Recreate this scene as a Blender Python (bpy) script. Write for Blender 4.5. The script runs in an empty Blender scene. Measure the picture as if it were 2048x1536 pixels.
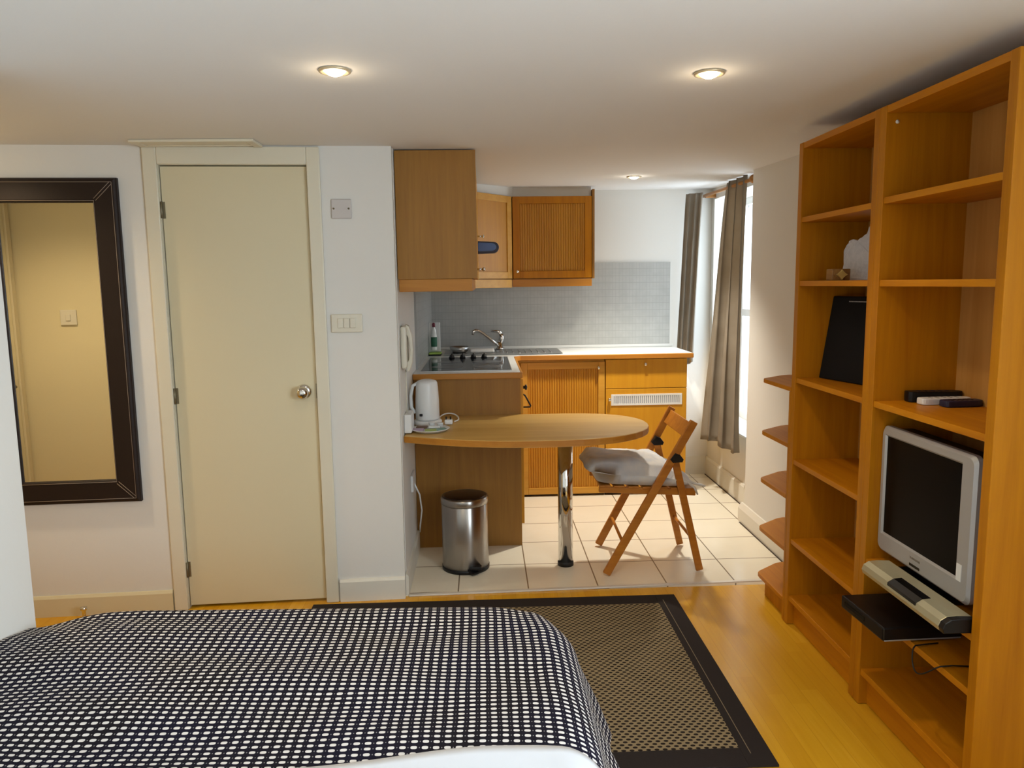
import bpy, bmesh, math, random
from mathutils import Vector, Matrix
random.seed(7)
S = bpy.context.scene
C = S.collection
PI = math.pi

# ------------------------------------------------------------------ camera
cam_d = bpy.data.cameras.new('camera'); cam = bpy.data.objects.new('camera', cam_d); C.objects.link(cam)
R = ((0.99917123, -0.01822223, 0.03639795), (-0.03845887, -0.12971722, 0.9908049), (-0.01333323, -0.99138358, -0.13031052))
cx = Vector((R[0][0], R[1][0], R[2][0])); cy = -Vector((R[0][1], R[1][1], R[2][1])); cz = -Vector((R[0][2], R[1][2], R[2][2]))
cx.normalize(); cz = (cz - cz.dot(cx)*cx).normalized(); cy = cz.cross(cx)
cam.matrix_world = Matrix(((cx.x, cy.x, cz.x, 0), (cx.y, cy.y, cz.y, 0), (cx.z, cy.z, cz.z, 1.45), (0, 0, 0, 1)))
cam_d.lens = 36*1520/2048; cam_d.sensor_width = 36; cam_d.clip_start = .02
S.camera = cam

# ------------------------------------------------------------------ world, daylight, exposure
S.view_settings.view_transform = 'Standard'; S.view_settings.look = 'None'
S.view_settings.gamma = 1; S.view_settings.use_curve_mapping = False
S.view_settings.exposure = 0.1
w = bpy.data.worlds.new('world'); S.world = w; w.use_nodes = True
wn = w.node_tree.nodes; wl = w.node_tree.links
bg = wn['Background']; bg.inputs[0].default_value = (.80, .90, 1, 1); bg.inputs[1].default_value = 1.9

def light(name, kind, loc, energy, color=(1, 1, 1), rot=(0, 0, 0), **kw):
    d = bpy.data.lights.new(name, kind); d.energy = energy; d.color = color
    for k, v in kw.items(): setattr(d, k, v)
    o = bpy.data.objects.new(name, d); C.objects.link(o); o.location = loc; o.rotation_euler = rot
    return o
COOL = (.72, .87, 1.0); WARM = (1.0, .80, .54)
# daylight just outside the kitchen window (shines towards -X, a little down)
light('daylight_kitchen', 'AREA', (2.14, 5.05, 1.45), 29, COOL, (0, math.radians(66), 0), shape='RECTANGLE', size=1.5, size_y=.95)
# daylight for an added, unseen bedroom window behind the camera (shines towards -X)
light('daylight_bedroom', 'AREA', (1.80, -.10, 1.35), 122, COOL, (0, math.radians(88), 0), shape='RECTANGLE', size=1.15, size_y=1.6)

# ------------------------------------------------------------------ materials
def srgb(r, g, b):
    f = lambda c: (c/255/12.92) if c/255 <= .04045 else ((c/255+.055)/1.055)**2.4
    return (f(r), f(g), f(b), 1)
def mat(name, col, rough=.5, metal=0, spec=.5, **kw):
    m = bpy.data.materials.new(name); m.use_nodes = True
    p = m.node_tree.nodes['Principled BSDF']
    p.inputs['Base Color'].default_value = col; p.inputs['Roughness'].default_value = rough
    p.inputs['Metallic'].default_value = metal; p.inputs['Specular IOR Level'].default_value = spec
    for k, v in kw.items(): p.inputs[k].default_value = v
    return m
class NT:
    def __init__(s, m): s.m = m; s.t = m.node_tree; s.p = s.t.nodes['Principled BSDF']
    def n(s, typ, **kw):
        o = s.t.nodes.new(typ)
        for k, v in kw.items(): setattr(o, k, v)
        return o
    def l(s, a, b): s.t.links.new(a, b)
    def coord(s, what='Object', scale=(1, 1, 1), rot=(0, 0, 0), loc=(0, 0, 0)):
        tc = s.n('ShaderNodeTexCoord'); mp = s.n('ShaderNodeMapping')
        mp.inputs['Scale'].default_value = scale; mp.inputs['Rotation'].default_value = rot; mp.inputs['Location'].default_value = loc
        s.l(tc.outputs[what], mp.inputs[0]); return mp.outputs[0]
    def noise(s, vec, scale, detail=3, rough=.5, dist=0):
        o = s.n('ShaderNodeTexNoise'); o.inputs['Scale'].default_value = scale; o.inputs['Detail'].default_value = detail
        o.inputs['Roughness'].default_value = rough; o.inputs['Distortion'].default_value = dist
        if vec is not None: s.l(vec, o.inputs['Vector'])
        return o.outputs[0]
    def math(s, op, a, b=0, c=0):
        o = s.n('ShaderNodeMath', operation=op)
        for i, v in enumerate((a, b, c)):
            if isinstance(v, (int, float)): o.inputs[i].default_value = v
            else: s.l(v, o.inputs[i])
        return o.outputs[0]
    def ramp(s, fac, stops):
        o = s.n('ShaderNodeValToRGB'); e = o.color_ramp.elements
        while len(e) < len(stops): e.new(.5)
        for el, (q, c) in zip(e, stops): el.position = q; el.color = c
        s.l(fac, o.inputs[0]); return o.outputs[0]
    def mix(s, fac, a, b, mode='MIX'):
        o = s.n('ShaderNodeMix', data_type='RGBA', blend_type=mode)
        for i, v in ((0, fac), (6, a), (7, b)):
            if isinstance(v, (int, float, tuple)): o.inputs[i].default_value = v
            else: s.l(v, o.inputs[i])
        return o.outputs[2]
    def bump(s, h, strength=.2, dist=.002):
        o = s.n('ShaderNodeBump'); o.inputs['Strength'].default_value = strength; o.inputs['Distance'].default_value = dist
        s.l(h, o.inputs['Height']); s.l(o.outputs[0], s.p.inputs['Normal'])
    def base(s, c): s.l(c, s.p.inputs['Base Color'])

def plaster(name, col, rough=.85, b=.12):
    m = mat(name, col, rough, spec=.25); t = NT(m); v = t.coord()
    h = t.noise(v, 60, 4); big = t.noise(v, 1.3, 2)
    c2 = tuple(x*.94 for x in col[:3])+(1,)
    t.base(t.mix(big, col, c2)); t.bump(h, b, .003); return m
def wood(name, c1, c2, axis='z', scale=1, rough=.42, fine=1.0, spec=.4, dark=None):
    m = mat(name, c1, rough, spec=spec); t = NT(m)
    sc = {'x': (1.2, 22, 22), 'y': (22, 1.2, 22), 'z': (22, 22, 1.2)}[axis]
    v = t.coord(scale=tuple(k*scale for k in sc))
    n1 = t.noise(v, 1.0, 5, .6, .6)
    v2 = t.coord(scale=tuple(k*scale*4 for k in sc)); n2 = t.noise(v2, 1.0, 3, .6)
    f = t.math('ADD', t.math('MULTIPLY', n1, .7), t.math('MULTIPLY', n2, .3*fine))
    t.base(t.ramp(f, [(.30, c2), (.62, c1)])); t.bump(n2, .08, .001)
    return m

M = {}
M['wall'] = plaster('white_wall_paint', srgb(224, 221, 214))
M['wall_cream'] = plaster('cream_wall_paint', srgb(222, 210, 172))
M['ceiling'] = plaster('ceiling_paint', srgb(232, 230, 227))
M['cream'] = mat('cream_gloss_paint', srgb(214, 203, 170), .38)
M['frame'] = mat('cream_frame_paint', srgb(218, 211, 190), .4)
M['skirt'] = mat('white_gloss_paint', srgb(218, 214, 202), .35)
M['white_gloss'] = mat('white_window_paint', srgb(236, 238, 238), .35)
M['shelf'] = wood('cherry_veneer', srgb(196, 128, 14), srgb(170, 104, 9), 'z', 1, .42, .6, .22)
M['shelf_h'] = wood('cherry_veneer_shelf', srgb(208, 136, 16), srgb(180, 108, 10), 'y', 1, .4, .6, .25)
M['shelf_back'] = wood('cherry_back_board', srgb(208, 152, 80), srgb(176, 120, 54), 'z', .35, .5, .5, .25)
M['cab'] = wood('brown_laminate', srgb(160, 112, 42), srgb(142, 97, 34), 'z', 1.4, .5, .8)
M['door_wood'] = wood('honey_beech', srgb(212, 154, 34), srgb(198, 136, 24), 'z', .8, .42, .5)
M['door_pale'] = wood('pale_beech_rail', srgb(212, 160, 62), srgb(194, 138, 44), 'x', .8, .42, .5)
M['edge'] = wood('beech_edging', srgb(196, 134, 48), srgb(170, 108, 32), 'x', 1, .45, .5)
M['table'] = wood('beech_tabletop', srgb(208, 170, 98), srgb(186, 142, 66), 'x', .7, .32, 1, .5)
M['chair'] = wood('orange_beech', srgb(196, 128, 42), srgb(170, 102, 28), 'x', 1.2, .4, .6)
M['rod'] = wood('curtain_rod_wood', srgb(176, 122, 60), srgb(140, 90, 40), 'y', 1, .5)
M['steel'] = mat('brushed_steel', srgb(176, 172, 168), .30, 1)
t = NT(M['steel']); tg = t.n('ShaderNodeTangent', direction_type='RADIAL', axis='Z'); t.l(tg.outputs[0], t.p.inputs['Tangent']); t.p.inputs['Anisotropic'].default_value = .85; t.p.inputs['Anisotropic Rotation'].default_value = .25
M['steel_sat'] = mat('satin_steel', srgb(185, 185, 184), .38, 1)
M['chrome'] = mat('chrome', srgb(215, 212, 208), .07, 1)
M['black'] = mat('black_plastic', srgb(13, 12, 14), .42, spec=.35)
M['black_gloss'] = mat('black_gloss', srgb(10, 10, 12), .12)
M['black_matt'] = mat('black_matt', srgb(20, 20, 22), .7, spec=.2)
M['white'] = mat('white_plastic', srgb(226, 226, 224), .35)
M['ivory'] = mat('ivory_plastic', srgb(216, 210, 192), .4)
M['worktop'] = mat('white_worktop', srgb(222, 222, 218), .28)
M['silver'] = mat('silver_plastic', srgb(176, 174, 172), .38, .35)
M['gold'] = mat('champagne_plastic', srgb(186, 178, 146), .32, .45)
M['leather'] = mat('brown_leather', srgb(32, 21, 18), .5, spec=.3); 
t = NT(M['leather']); t.bump(t.noise(t.coord(), 220, 3), .25, .001)
M['stitch'] = mat('pale_thread', srgb(150, 134, 118), .8)
M['mirror'] = mat('mirror_glass', (.92, .93, .90, 1), .01, 1)
M['rubber'] = mat('black_rubber', srgb(18, 18, 18), .6)
M['bulb'] = mat('lamp_glow', (1, 1, 1, 1), .5)
M['bulb'].node_tree.nodes['Principled BSDF'].inputs['Emission Color'].default_value = (1, .86, .58, 1)
M['bulb'].node_tree.nodes['Principled BSDF'].inputs['Emission Strength'].default_value = 22
M['brass'] = mat('satin_brass_rim', srgb(196, 180, 150), .4, .5)
M['brass_lock'] = mat('dull_hinge_metal', srgb(130, 122, 100), .45, .7)
M['screen'] = mat('tv_screen', srgb(4, 4, 5), .3, spec=.10)
M['blue'] = mat('blue_plastic', srgb(66, 92, 150), .2)
M['navy'] = mat('dark_navy_plastic', srgb(28, 30, 60), .4)
M['green'] = mat('green_sponge', srgb(160, 190, 90), .9)
M['label'] = mat('green_label', srgb(28, 92, 62), .5)
M['red'] = mat('dark_red_cap', srgb(110, 30, 46), .4)
M['bottle'] = mat('clear_white_bottle', srgb(226, 226, 220), .2)
M['grey_plate'] = mat('grey_switch_plate', srgb(196, 190, 186), .4)
M['rock'] = plaster('white_marble_stone', srgb(200, 200, 204), .6, .6)
t = NT(M['rock']); t.base(t.ramp(t.noise(t.coord(scale=(1, 1, 1)), 22, 5, .7, 1.2), [(.3, srgb(196, 196, 200)), (.7, srgb(222, 221, 223))]))
M['box_wood'] = wood('small_box_wood', srgb(160, 116, 62), srgb(110, 74, 36), 'y', 2, .5)
M['goldstar'] = mat('gold_paint', srgb(226, 200, 120), .35, .4)
M['cushion'] = mat('grey_cushion_fabric', srgb(196, 192, 190), .95, spec=.1)
t = NT(M['cushion']); t.base(t.ramp(t.noise(t.coord(), 16, 3), [(.35, srgb(196, 197, 200)), (.65, srgb(216, 211, 204))])); t.bump(t.noise(t.coord(), 400, 2), .3, .001)
M['sheet'] = mat('white_sheet', srgb(214, 217, 223), .9, spec=.1)
M['gap_shade'] = mat('shadow_gap', srgb(60, 46, 30), .8)  # dark brown that paints in the shade of gaps and below doors
# curtain: slightly translucent taupe cloth
m = mat('taupe_curtain', srgb(150, 138, 124), .95, spec=.05); M['curtain'] = m; t = NT(m)
v = t.coord('Object'); t.base(t.ramp(t.noise(v, 7, 3), [(.3, srgb(140, 130, 116)), (.7, srgb(158, 148, 134))])); t.bump(t.noise(v, 500, 2), .2, .0006)
tr = t.n('ShaderNodeBsdfTranslucent'); tr.inputs[0].default_value = srgb(176, 156, 130)
mx = t.n('ShaderNodeMixShader'); mx.inputs[0].default_value = .34
t.l(t.p.outputs[0], mx.inputs[1]); t.l(tr.outputs[0], mx.inputs[2]); t.l(mx.outputs[0], t.t.nodes['Material Output'].inputs[0])
# glass: a thin clear pane
m = mat('window_glass', (1, 1, 1, 1), .02); M['glass'] = m; t = NT(m)
gt = t.n('ShaderNodeBsdfTransparent'); gg = t.n('ShaderNodeBsdfGlossy'); gg.inputs['Roughness'].default_value = .02
mx = t.n('ShaderNodeMixShader'); mx.inputs[0].default_value = .06
t.l(gt.outputs[0], mx.inputs[1]); t.l(gg.outputs[0], mx.inputs[2]); t.l(mx.outputs[0], t.t.nodes['Material Output'].inputs[0])
# black hob glass with pale speckle
m = mat('hob_glass', srgb(34, 36, 40), .08); M['hob'] = m
# laminate floor, boards run along Y
m = mat('oak_laminate', srgb(190, 140, 60), .24, spec=.5); M['laminate'] = m; t = NT(m)
v = t.coord('Object'); sep = t.n('ShaderNodeSeparateXYZ'); t.l(v, sep.inputs[0])
xs = t.math('DIVIDE', sep.outputs[0], .065); xi = t.math('FLOOR', xs)
off = t.math('MULTIPLY', t.math('FRACT', t.math('MULTIPLY', t.math('SINE', t.math('MULTIPLY', xi, 12.99)), 43758.5)), 1.0)
ys = t.math('ADD', t.math('DIVIDE', sep.outputs[1], .62), off); yi = t.math('FLOOR', ys)
cmb = t.n('ShaderNodeCombineXYZ'); t.l(xi, cmb.inputs[0]); t.l(yi, cmb.inputs[1])
wn_ = t.n('ShaderNodeTexWhiteNoise'); t.l(cmb.outputs[0], wn_.inputs[0])
v2 = t.coord('Object', scale=(26, 1.6, 26)); g1 = t.noise(v2, 1, 5, .6, .8); g2 = t.noise(t.coord('Object', scale=(120, 6, 120)), 1, 3)
f = t.math('ADD', t.math('ADD', t.math('MULTIPLY', g1, .55), t.math('MULTIPLY', g2, .2)), t.math('MULTIPLY', wn_.outputs[0], .25))
colr = t.ramp(f, [(.28, srgb(200, 144, 26)), (.55, srgb(212, 158, 34)), (.75, srgb(220, 168, 46))])
gx = t.math('LESS_THAN', t.math('ABSOLUTE', t.math('SUBTRACT', t.math('FRACT', xs), .5)), .488)
t.base(t.mix(gx, srgb(190, 136, 28), colr)); t.bump(gx, .15, .001)
# floor tiles
m = mat('cream_floor_tile', srgb(216, 204, 178), .2, spec=.5); M['tile'] = m; t = NT(m)
v = t.coord('Object'); sep = t.n('ShaderNodeSeparateXYZ'); t.l(v, sep.inputs[0])
T = .336
fx = t.math('FRACT', t.math('DIVIDE', t.math('SUBTRACT', sep.outputs[0], .194-T*20), T))
fy = t.math('FRACT', t.math('DIVIDE', t.math('SUBTRACT', sep.outputs[1], 3.80-T*20), T))
lx = t.math('LESS_THAN', t.math('ABSOLUTE', t.math('SUBTRACT', fx, .5)), .4905)
ly = t.math('LESS_THAN', t.math('ABSOLUTE', t.math('SUBTRACT', fy, .5)), .4905)
inside = t.math('MULTIPLY', lx, ly)
tc = t.ramp(t.noise(v, 5, 4, .6), [(.2, srgb(226, 217, 196)), (.8, srgb(231, 223, 204))])
t.base(t.mix(inside, srgb(126, 112, 92), tc)); t.bump(inside, .25, .002)

# wall mosaic tiles
def mosaic(name, ax):
    m = mat(name, srgb(190, 194, 192), .3, spec=.4); t = NT(m)
    v = t.coord('Object'); sep = t.n('ShaderNodeSeparateXYZ'); t.l(v, sep.inputs[0])
    a = t.math('FRACT', t.math('DIVIDE', t.math('ADD', sep.outputs[ax], 10), .025)); b = t.math('FRACT', t.math('DIVIDE', sep.outputs[2], .05))
    la = t.math('LESS_THAN', t.math('ABSOLUTE', t.math('SUBTRACT', a, .5)), .46); lb = t.math('LESS_THAN', t.math('ABSOLUTE', t.math('SUBTRACT', b, .5)), .46)
    i = t.math('MULTIPLY', la, lb)
    c = t.ramp(t.noise(v, 14, 4), [(.35, srgb(172, 172, 168)), (.65, srgb(180, 180, 176))])
    t.base(t.mix(i, srgb(164, 164, 160), c)); t.bump(i, .15, .001); return m
M['mosaic_x'] = mosaic('mosaic_back', 0); M['mosaic_y'] = mosaic('mosaic_left', 1)
# bedspread weave: white dashes on near-black, uv in metres
m = mat('bedspread_weave', srgb(24, 22, 30), .92, spec=.1); M['spread'] = m; t = NT(m)
uv = t.n('ShaderNodeTexCoord'); sep = t.n('ShaderNodeSeparateXYZ'); t.l(uv.outputs['UV'], sep.inputs[0])
pu, pv = .0238, .0180
wob = t.math('MULTIPLY', t.math('SUBTRACT', t.noise(uv.outputs['UV'], 5, 2), .5), .012)
U = t.math('DIVIDE', t.math('ADD', sep.outputs[0], wob), pu); V = t.math('DIVIDE', t.math('ADD', sep.outputs[1], wob), pv)
fu = t.math('SUBTRACT', t.math('FRACT', U), .5); fv = t.math('SUBTRACT', t.math('FRACT', V), .5)
# rounded dash: (|u|/.30)^4+(|v|/.27)^4 < 1
e = t.math('ADD', t.math('POWER', t.math('DIVIDE', t.math('ABSOLUTE', fu), .285), 3), t.math('POWER', t.math('DIVIDE', t.math('ABSOLUTE', fv), .25), 3))
dash = t.math('LESS_THAN', e, 1)
fu2 = t.math('SUBTRACT', t.math('FRACT', t.math('ADD', U, .5)), .5)
dot = t.math('LESS_THAN', t.math('ADD', t.math('POWER', t.math('DIVIDE', fu2, .05), 2), t.math('POWER', t.math('DIVIDE', fv, .10), 2)), 1)
msk = t.math('MAXIMUM', dash, t.math('MULTIPLY', dot, .35))
tint = t.ramp(t.noise(uv.outputs['UV'], 3, 2), [(.35, srgb(30, 27, 32)), (.65, srgb(26, 25, 42))])
t.base(t.mix(msk, tint, srgb(222, 218, 214))); t.bump(msk, .3, .0015)
# rug weave
m = mat('rug_weave', srgb(120, 104, 76), .95, spec=.1); M['rug'] = m; t = NT(m)
v = t.coord('Object'); sep = t.n('ShaderNodeSeparateXYZ'); t.l(v, sep.inputs[0])
V = t.math('DIVIDE', t.math('ADD', sep.outputs[1], 5), .0145); row = t.math('FLOOR', V)
U = t.math('ADD', t.math('DIVIDE', t.math('ADD', sep.outputs[0], 5), .026), t.math('MULTIPLY', t.math('MODULO', row, 2), .5))
fu = t.math('SUBTRACT', t.math('FRACT', U), .5); fv = t.math('SUBTRACT', t.math('FRACT', V), .5)
d = t.math('LESS_THAN', t.math('ADD', t.math('POWER', t.math('DIVIDE', fu, .30), 2), t.math('POWER', t.math('DIVIDE', fv, .36), 2)), 1)
t.base(t.mix(d, srgb(140, 123, 94), srgb(38, 31, 28))); t.bump(d, -.3, .002)
M['rug_border'] = mat('rug_border', srgb(44, 38, 36), .9, spec=.15)
t = NT(M['rug_border']); t.bump(t.noise(t.coord(), 300, 2), .4, .001)
M['rug_line'] = mat('rug_stitch', srgb(128, 112, 88), .9)

# ------------------------------------------------------------------ mesh helpers
class MB:
    """collects shapes in world coordinates; build() links ONE mesh object"""
    def __init__(s, xf=None): s.bm = bmesh.new(); s.xf = xf
    def _t(s, vs, smooth=False, fs=None):
        if s.xf is not None:
            for v in vs: v.co = s.xf @ v.co
    def box(s, x0, x1, y0, y1, z0, z1, bev=0, seg=2):
        b = bmesh.new(); bmesh.ops.create_cube(b, size=1)
        for v in b.verts:
            v.co = Vector(((x0+x1)/2+v.co.x*(x1-x0), (y0+y1)/2+v.co.y*(y1-y0), (z0+z1)/2+v.co.z*(z1-z0)))
        if bev: bmesh.ops.bevel(b, geom=list(b.edges), offset=bev, segments=seg, profile=.5, affect='EDGES')
        s.merge(b); return s
    def merge(s, b, xf=None):
        mp = {}
        for v in b.verts:
            co = v.co if xf is None else xf @ v.co
            mp[v] = s.bm.verts.new(s.xf @ co if s.xf is not None else co)
        for f in b.faces:
            try:
                nf = s.bm.faces.new([mp[v] for v in f.verts]); nf.smooth = f.smooth
            except ValueError: pass
        b.free(); return s
    def prism(s, pts, z0, z1, bev=0, seg=2, axis='z', xf=None):
        """pts outline extruded; axis z: pts=(x,y); axis y: pts=(x,z); axis x: pts=(y,z)"""
        b = bmesh.new()
        mk = {'z': lambda p, h: (p[0], p[1], h), 'y': lambda p, h: (p[0], h, p[1]), 'x': lambda p, h: (h, p[0], p[1])}[axis]
        lo = [b.verts.new(mk(p, z0)) for p in pts]; hi = [b.verts.new(mk(p, z1)) for p in pts]
        n = len(pts); b.faces.new(lo); b.faces.new(hi)
        for i in range(n): b.faces.new((lo[i], lo[(i+1) % n], hi[(i+1) % n], hi[i]))
        bmesh.ops.recalc_face_normals(b, faces=list(b.faces))
        if bev:
            es = [e for e in b.edges if (e.verts[0] in lo) == (e.verts[1] in lo)]
            bmesh.ops.bevel(b, geom=es, offset=bev, segments=seg, profile=.5, affect='EDGES')
        s.merge(b, xf); return s
    def tube(s, pts, r, n=10, closed=False, cap=True):
        pts = [Vector(p) for p in pts]; rs = r if isinstance(r, (list, tuple)) else [r]*len(pts)
        b = bmesh.new(); rings = []
        N = len(pts); prev = None
        for i, p in enumerate(pts):
            a = pts[i-1] if (i > 0 or closed) else pts[i]; c = pts[(i+1) % N] if (i < N-1 or closed) else pts[i]
            t = (c-a).normalized()
            if prev is None: u = t.orthogonal().normalized()
            else: u = (prev - prev.dot(t)*t).normalized()
            prev = u; w_ = t.cross(u)
            rings.append([b.verts.new(p + (u*math.cos(2*PI*k/n)+w_*math.sin(2*PI*k/n))*rs[i]) for k in range(n)])
        for i in range(N if closed else N-1):
            A, B = rings[i], rings[(i+1) % N]
            for k in range(n):
                f = b.faces.new((A[k], A[(k+1) % n], B[(k+1) % n], B[k])); f.smooth = True
        if cap and not closed: b.faces.new(rings[0][::-1]); b.faces.new(rings[-1])
        bmesh.ops.recalc_face_normals(b, faces=list(b.faces)); s.merge(b); return s
    def lathe(s, prof, c, n=32, axis='z', sx=1, sy=1):
        """prof=[(r,h)...] revolved round axis through c"""
        b = bmesh.new(); rings = []
        def P(r, h, a):
            q = (r*math.cos(a)*sx, r*math.sin(a)*sy, h)
            if axis == 'y': q = (q[0], q[2], q[1])
            if axis == 'x': q = (q[2], q[0], q[1])
            return Vector(q)+Vector(c)
        for r, h in prof:
            if r < 1e-6: rings.append([b.verts.new(P(0, h, 0))])
            else: rings.append([b.verts.new(P(r, h, 2*PI*k/n)) for k in range(n)])
        for A, B in zip(rings, rings[1:]):
            for k in range(n):
                k2 = (k+1) % n
                vs = [A[k % len(A)], A[k2 % len(A)], B[k2 % len(B)], B[k % len(B)]]
                u = []
                for q in vs:
                    if q not in u: u.append(q)
                if len(u) > 2:
                    f = b.faces.new(u); f.smooth = True
        if len(rings[0]) > 1: b.faces.new(rings[0])
        if len(rings[-1]) > 1: b.faces.new(rings[-1])
        bmesh.ops.recalc_face_normals(b, faces=list(b.faces)); s.merge(b); return s
    def bar(s, a, b_, w_, d, side=(0, 1, 0), bev=.004):
        """rectangular bar from a to b_; w_ across in plane, d along side"""
        a = Vector(a); b_ = Vector(b_); t = (b_-a); L = t.length; t.normalize()
        sd = Vector(side).normalized(); u = sd.cross(t).normalized(); sd = t.cross(u)
        mtx = Matrix(((t.x, u.x, sd.x, a.x), (t.y, u.y, sd.y, a.y), (t.z, u.z, sd.z, a.z), (0, 0, 0, 1)))
        b = bmesh.new(); bmesh.ops.create_cube(b, size=1)
        for v in b.verts: v.co = Vector(((v.co.x+.5)*L, v.co.y*w_, v.co.z*d))
        if bev: bmesh.ops.bevel(b, geom=list(b.edges), offset=bev, segments=2, profile=.5, affect='EDGES')
        s.merge(b, mtx); return s
    def build(s, name, m, parent=None, smooth=None):
        me = bpy.data.meshes.new(name); 
        off = Vector((0, 0, 0))
        if parent is not None:
            q = parent
            while q is not None: off += Vector(q.location); q = q.parent
        else:
            if s.bm.verts:
                xs = [v.co.x for v in s.bm.verts]; ys = [v.co.y for v in s.bm.verts]; zs = [v.co.z for v in s.bm.verts]
                off = Vector(((min(xs)+max(xs))/2, (min(ys)+max(ys))/2, min(zs)))
                if name.split('.')[0] in WORLD_ORIGIN: off = Vector((0, 0, 0))
        for v in s.bm.verts: v.co -= off
        if smooth is not None:
            for f in s.bm.faces: f.smooth = smooth
        s.bm.normal_update()
        s.bm.to_mesh(me); s.bm.free()
        ms = m if isinstance(m, list) else [m]
        for q in ms: me.materials.append(q if not isinstance(q, str) else M[q])
        o = bpy.data.objects.new(name, me); C.objects.link(o)
        if parent is not None: o.parent = parent
        else: o.location = off
        return o
WORLD_ORIGIN = {'floor', 'ceiling', 'rug', 'wall_back', 'wall_left', 'wall_right', 'splash'}

def tag(o, label, cat, group=None, kind=None):
    if label: o['label'] = label
    if cat: o['category'] = cat
    if group: o['group'] = group
    if kind: o['kind'] = kind
    return o
def thing(name, label, cat, loc=(0, 0, 0), group=None, kind=None):
    o = bpy.data.objects.new(name, None); C.objects.link(o); o.location = loc; o.empty_display_size = .05
    return tag(o, label, cat, group, kind)
def struct(o, label=None, cat=None):
    o['kind'] = 'structure'
    if label: o['label'] = label
    if cat: o['category'] = cat
    return o
def smoothstep(a, b, x):
    x = max(0, min(1, (x-a)/(b-a))); return x*x*(3-2*x)

# rotated frame of the wall that holds the cream door (3.4 degrees off the room's X axis)
A = math.radians(3.4)
def DW():   # local (s, n, z): s along wall (equals world x at the corner), n out of the wall behind (+) / room (-)
    o = Vector((-.37, 3.42, 0)); ux = Vector((math.cos(A), math.sin(A), 0)); uy = Vector((-math.sin(A), math.cos(A), 0))
    return Matrix(((ux.x, uy.x, 0, o.x+.37*ux.x), (ux.y, uy.y, 0, o.y+.37*ux.y), (0, 0, 1, 0), (0, 0, 0, 1)))
DX = DW()

# ------------------------------------------------------------------ room shell
ZC = 2.05
def ceil_z(y): return ZC if y < 3.45 else ZC+(y-3.45)*.030
struct(MB().box(-2.7, 1.7, -2.0, 3.455, -.06, 0).build('floor', 'laminate'), 'honey oak laminate floor of the bedroom', 'floor')
f = MB(); f.prism([(-.5, 3.43), (1.68, 3.505), (1.95, 3.51), (1.95, 5.75), (-.5, 5.75)], -.059, .002); f = f.build('floor', 'tile')
struct(f, 'cream square floor tiles of the kitchenette', 'floor')
thr = MB(DX); 
thr = MB().bar((-.372, 3.436, .004), (1.56, 3.502, .004), .022, .008, (0, 0, 1), .002)
M['strip'] = mat('pale_strip_metal', srgb(214, 208, 198), .45, .2)
struct(thr.build('trim_1', 'strip'), 'narrow pale metal threshold strip between laminate and tiles', 'trim')
# ceiling (flat, then rising slightly over the kitchenette)
b = MB(); b.prism([(-2.05, ZC), (3.45, ZC), (5.75, ceil_z(5.75)), (5.75, 2.4), (-2.05, 2.4)], -2.75, 2.0, axis='x')
struct(b.build('ceiling', 'ceiling'), 'low white plaster ceiling', 'ceiling')
# wall holding the door (in the rotated frame)
DL, DR, DT = -1.362, -.752, 1.966
b = MB(DX)
b.box(-2.75, DL-.012, 0, .12, 0, 2.3).box(DL-.012, DR+.012, 0, .12, DT+.012, 2.3).box(DR+.012, -.386, 0, .12, 0, 2.3)
b.box(DL-.012, DR+.012, .075, .12, 0, DT+.012)
struct(b.build('wall_back', 'wall'), 'white wall around the cream door', 'wall')
# kitchen left wall and back wall
b = MB().box(-.52, -.386, 3.48, 5.75, 0, 2.35)
struct(b.build('wall_left', 'wall'), 'left wall of the kitchenette', 'wall')
b = MB().box(-.52, 1.95, 5.59, 5.75, 0, 2.35)
struct(b.build('wall_back', 'wall'), 'white back wall of the kitchenette', 'wall')
# right wall (thick part), then the recess with the window
b = MB().box(1.56, 1.76, -2.0, -.95, 0, 2.35).box(1.56, 1.76, .75, 4.41, 0, 2.35).box(1.56, 1.76, -.95, .75, 0, .78).box(1.56, 1.76, -.95, .75, 1.92, 2.35).box(1.76, 1.95, 4.2, 4.41, 0, 2.35)
struct(b.build('wall_right', 'wall'), 'white right wall beside the bookcase', 'wall')
WY0, WY1, WZ0, WZ1 = 4.56, 5.53, .44, 2.035
b = MB().box(1.68, 1.95, 4.41, WY0, 0, 2.35).box(1.68, 1.95, WY1, 5.59, 0, 2.35).box(1.68, 1.95, WY0, WY1, 0, WZ0).box(1.68, 1.95, WY0, WY1, WZ1, 2.35)
struct(b.build('wall_right', 'wall'), 'recessed right wall with the kitchen window', 'wall')
# left wall by the bed
b = MB().box(-1.50, -1.36, -2.0, 2.225, 0, 2.35)
struct(b.build('wall_left', 'wall'), 'white wall along the left side of the bed', 'wall')
b = MB().box(-2.75, -1.50, 2.10, 2.225, 0, 2.35)
struct(b.build('wall_front', 'wall_cream'), 'cream wall of the entrance alcove seen in the mirror', 'wall')
b = MB().box(-2.75, -2.46, 2.225, 2.28, 0, 2.35).box(-2.75, -2.46, 3.04, 3.36, 0, 2.35).box(-2.75, -2.46, 2.28, 3.04, 1.98, 2.35).box(-2.75, -2.54, 2.28, 3.04, 0, 1.98)
struct(b.build('wall_left', 'wall_cream'), 'end wall of the entrance alcove', 'wall')
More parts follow.
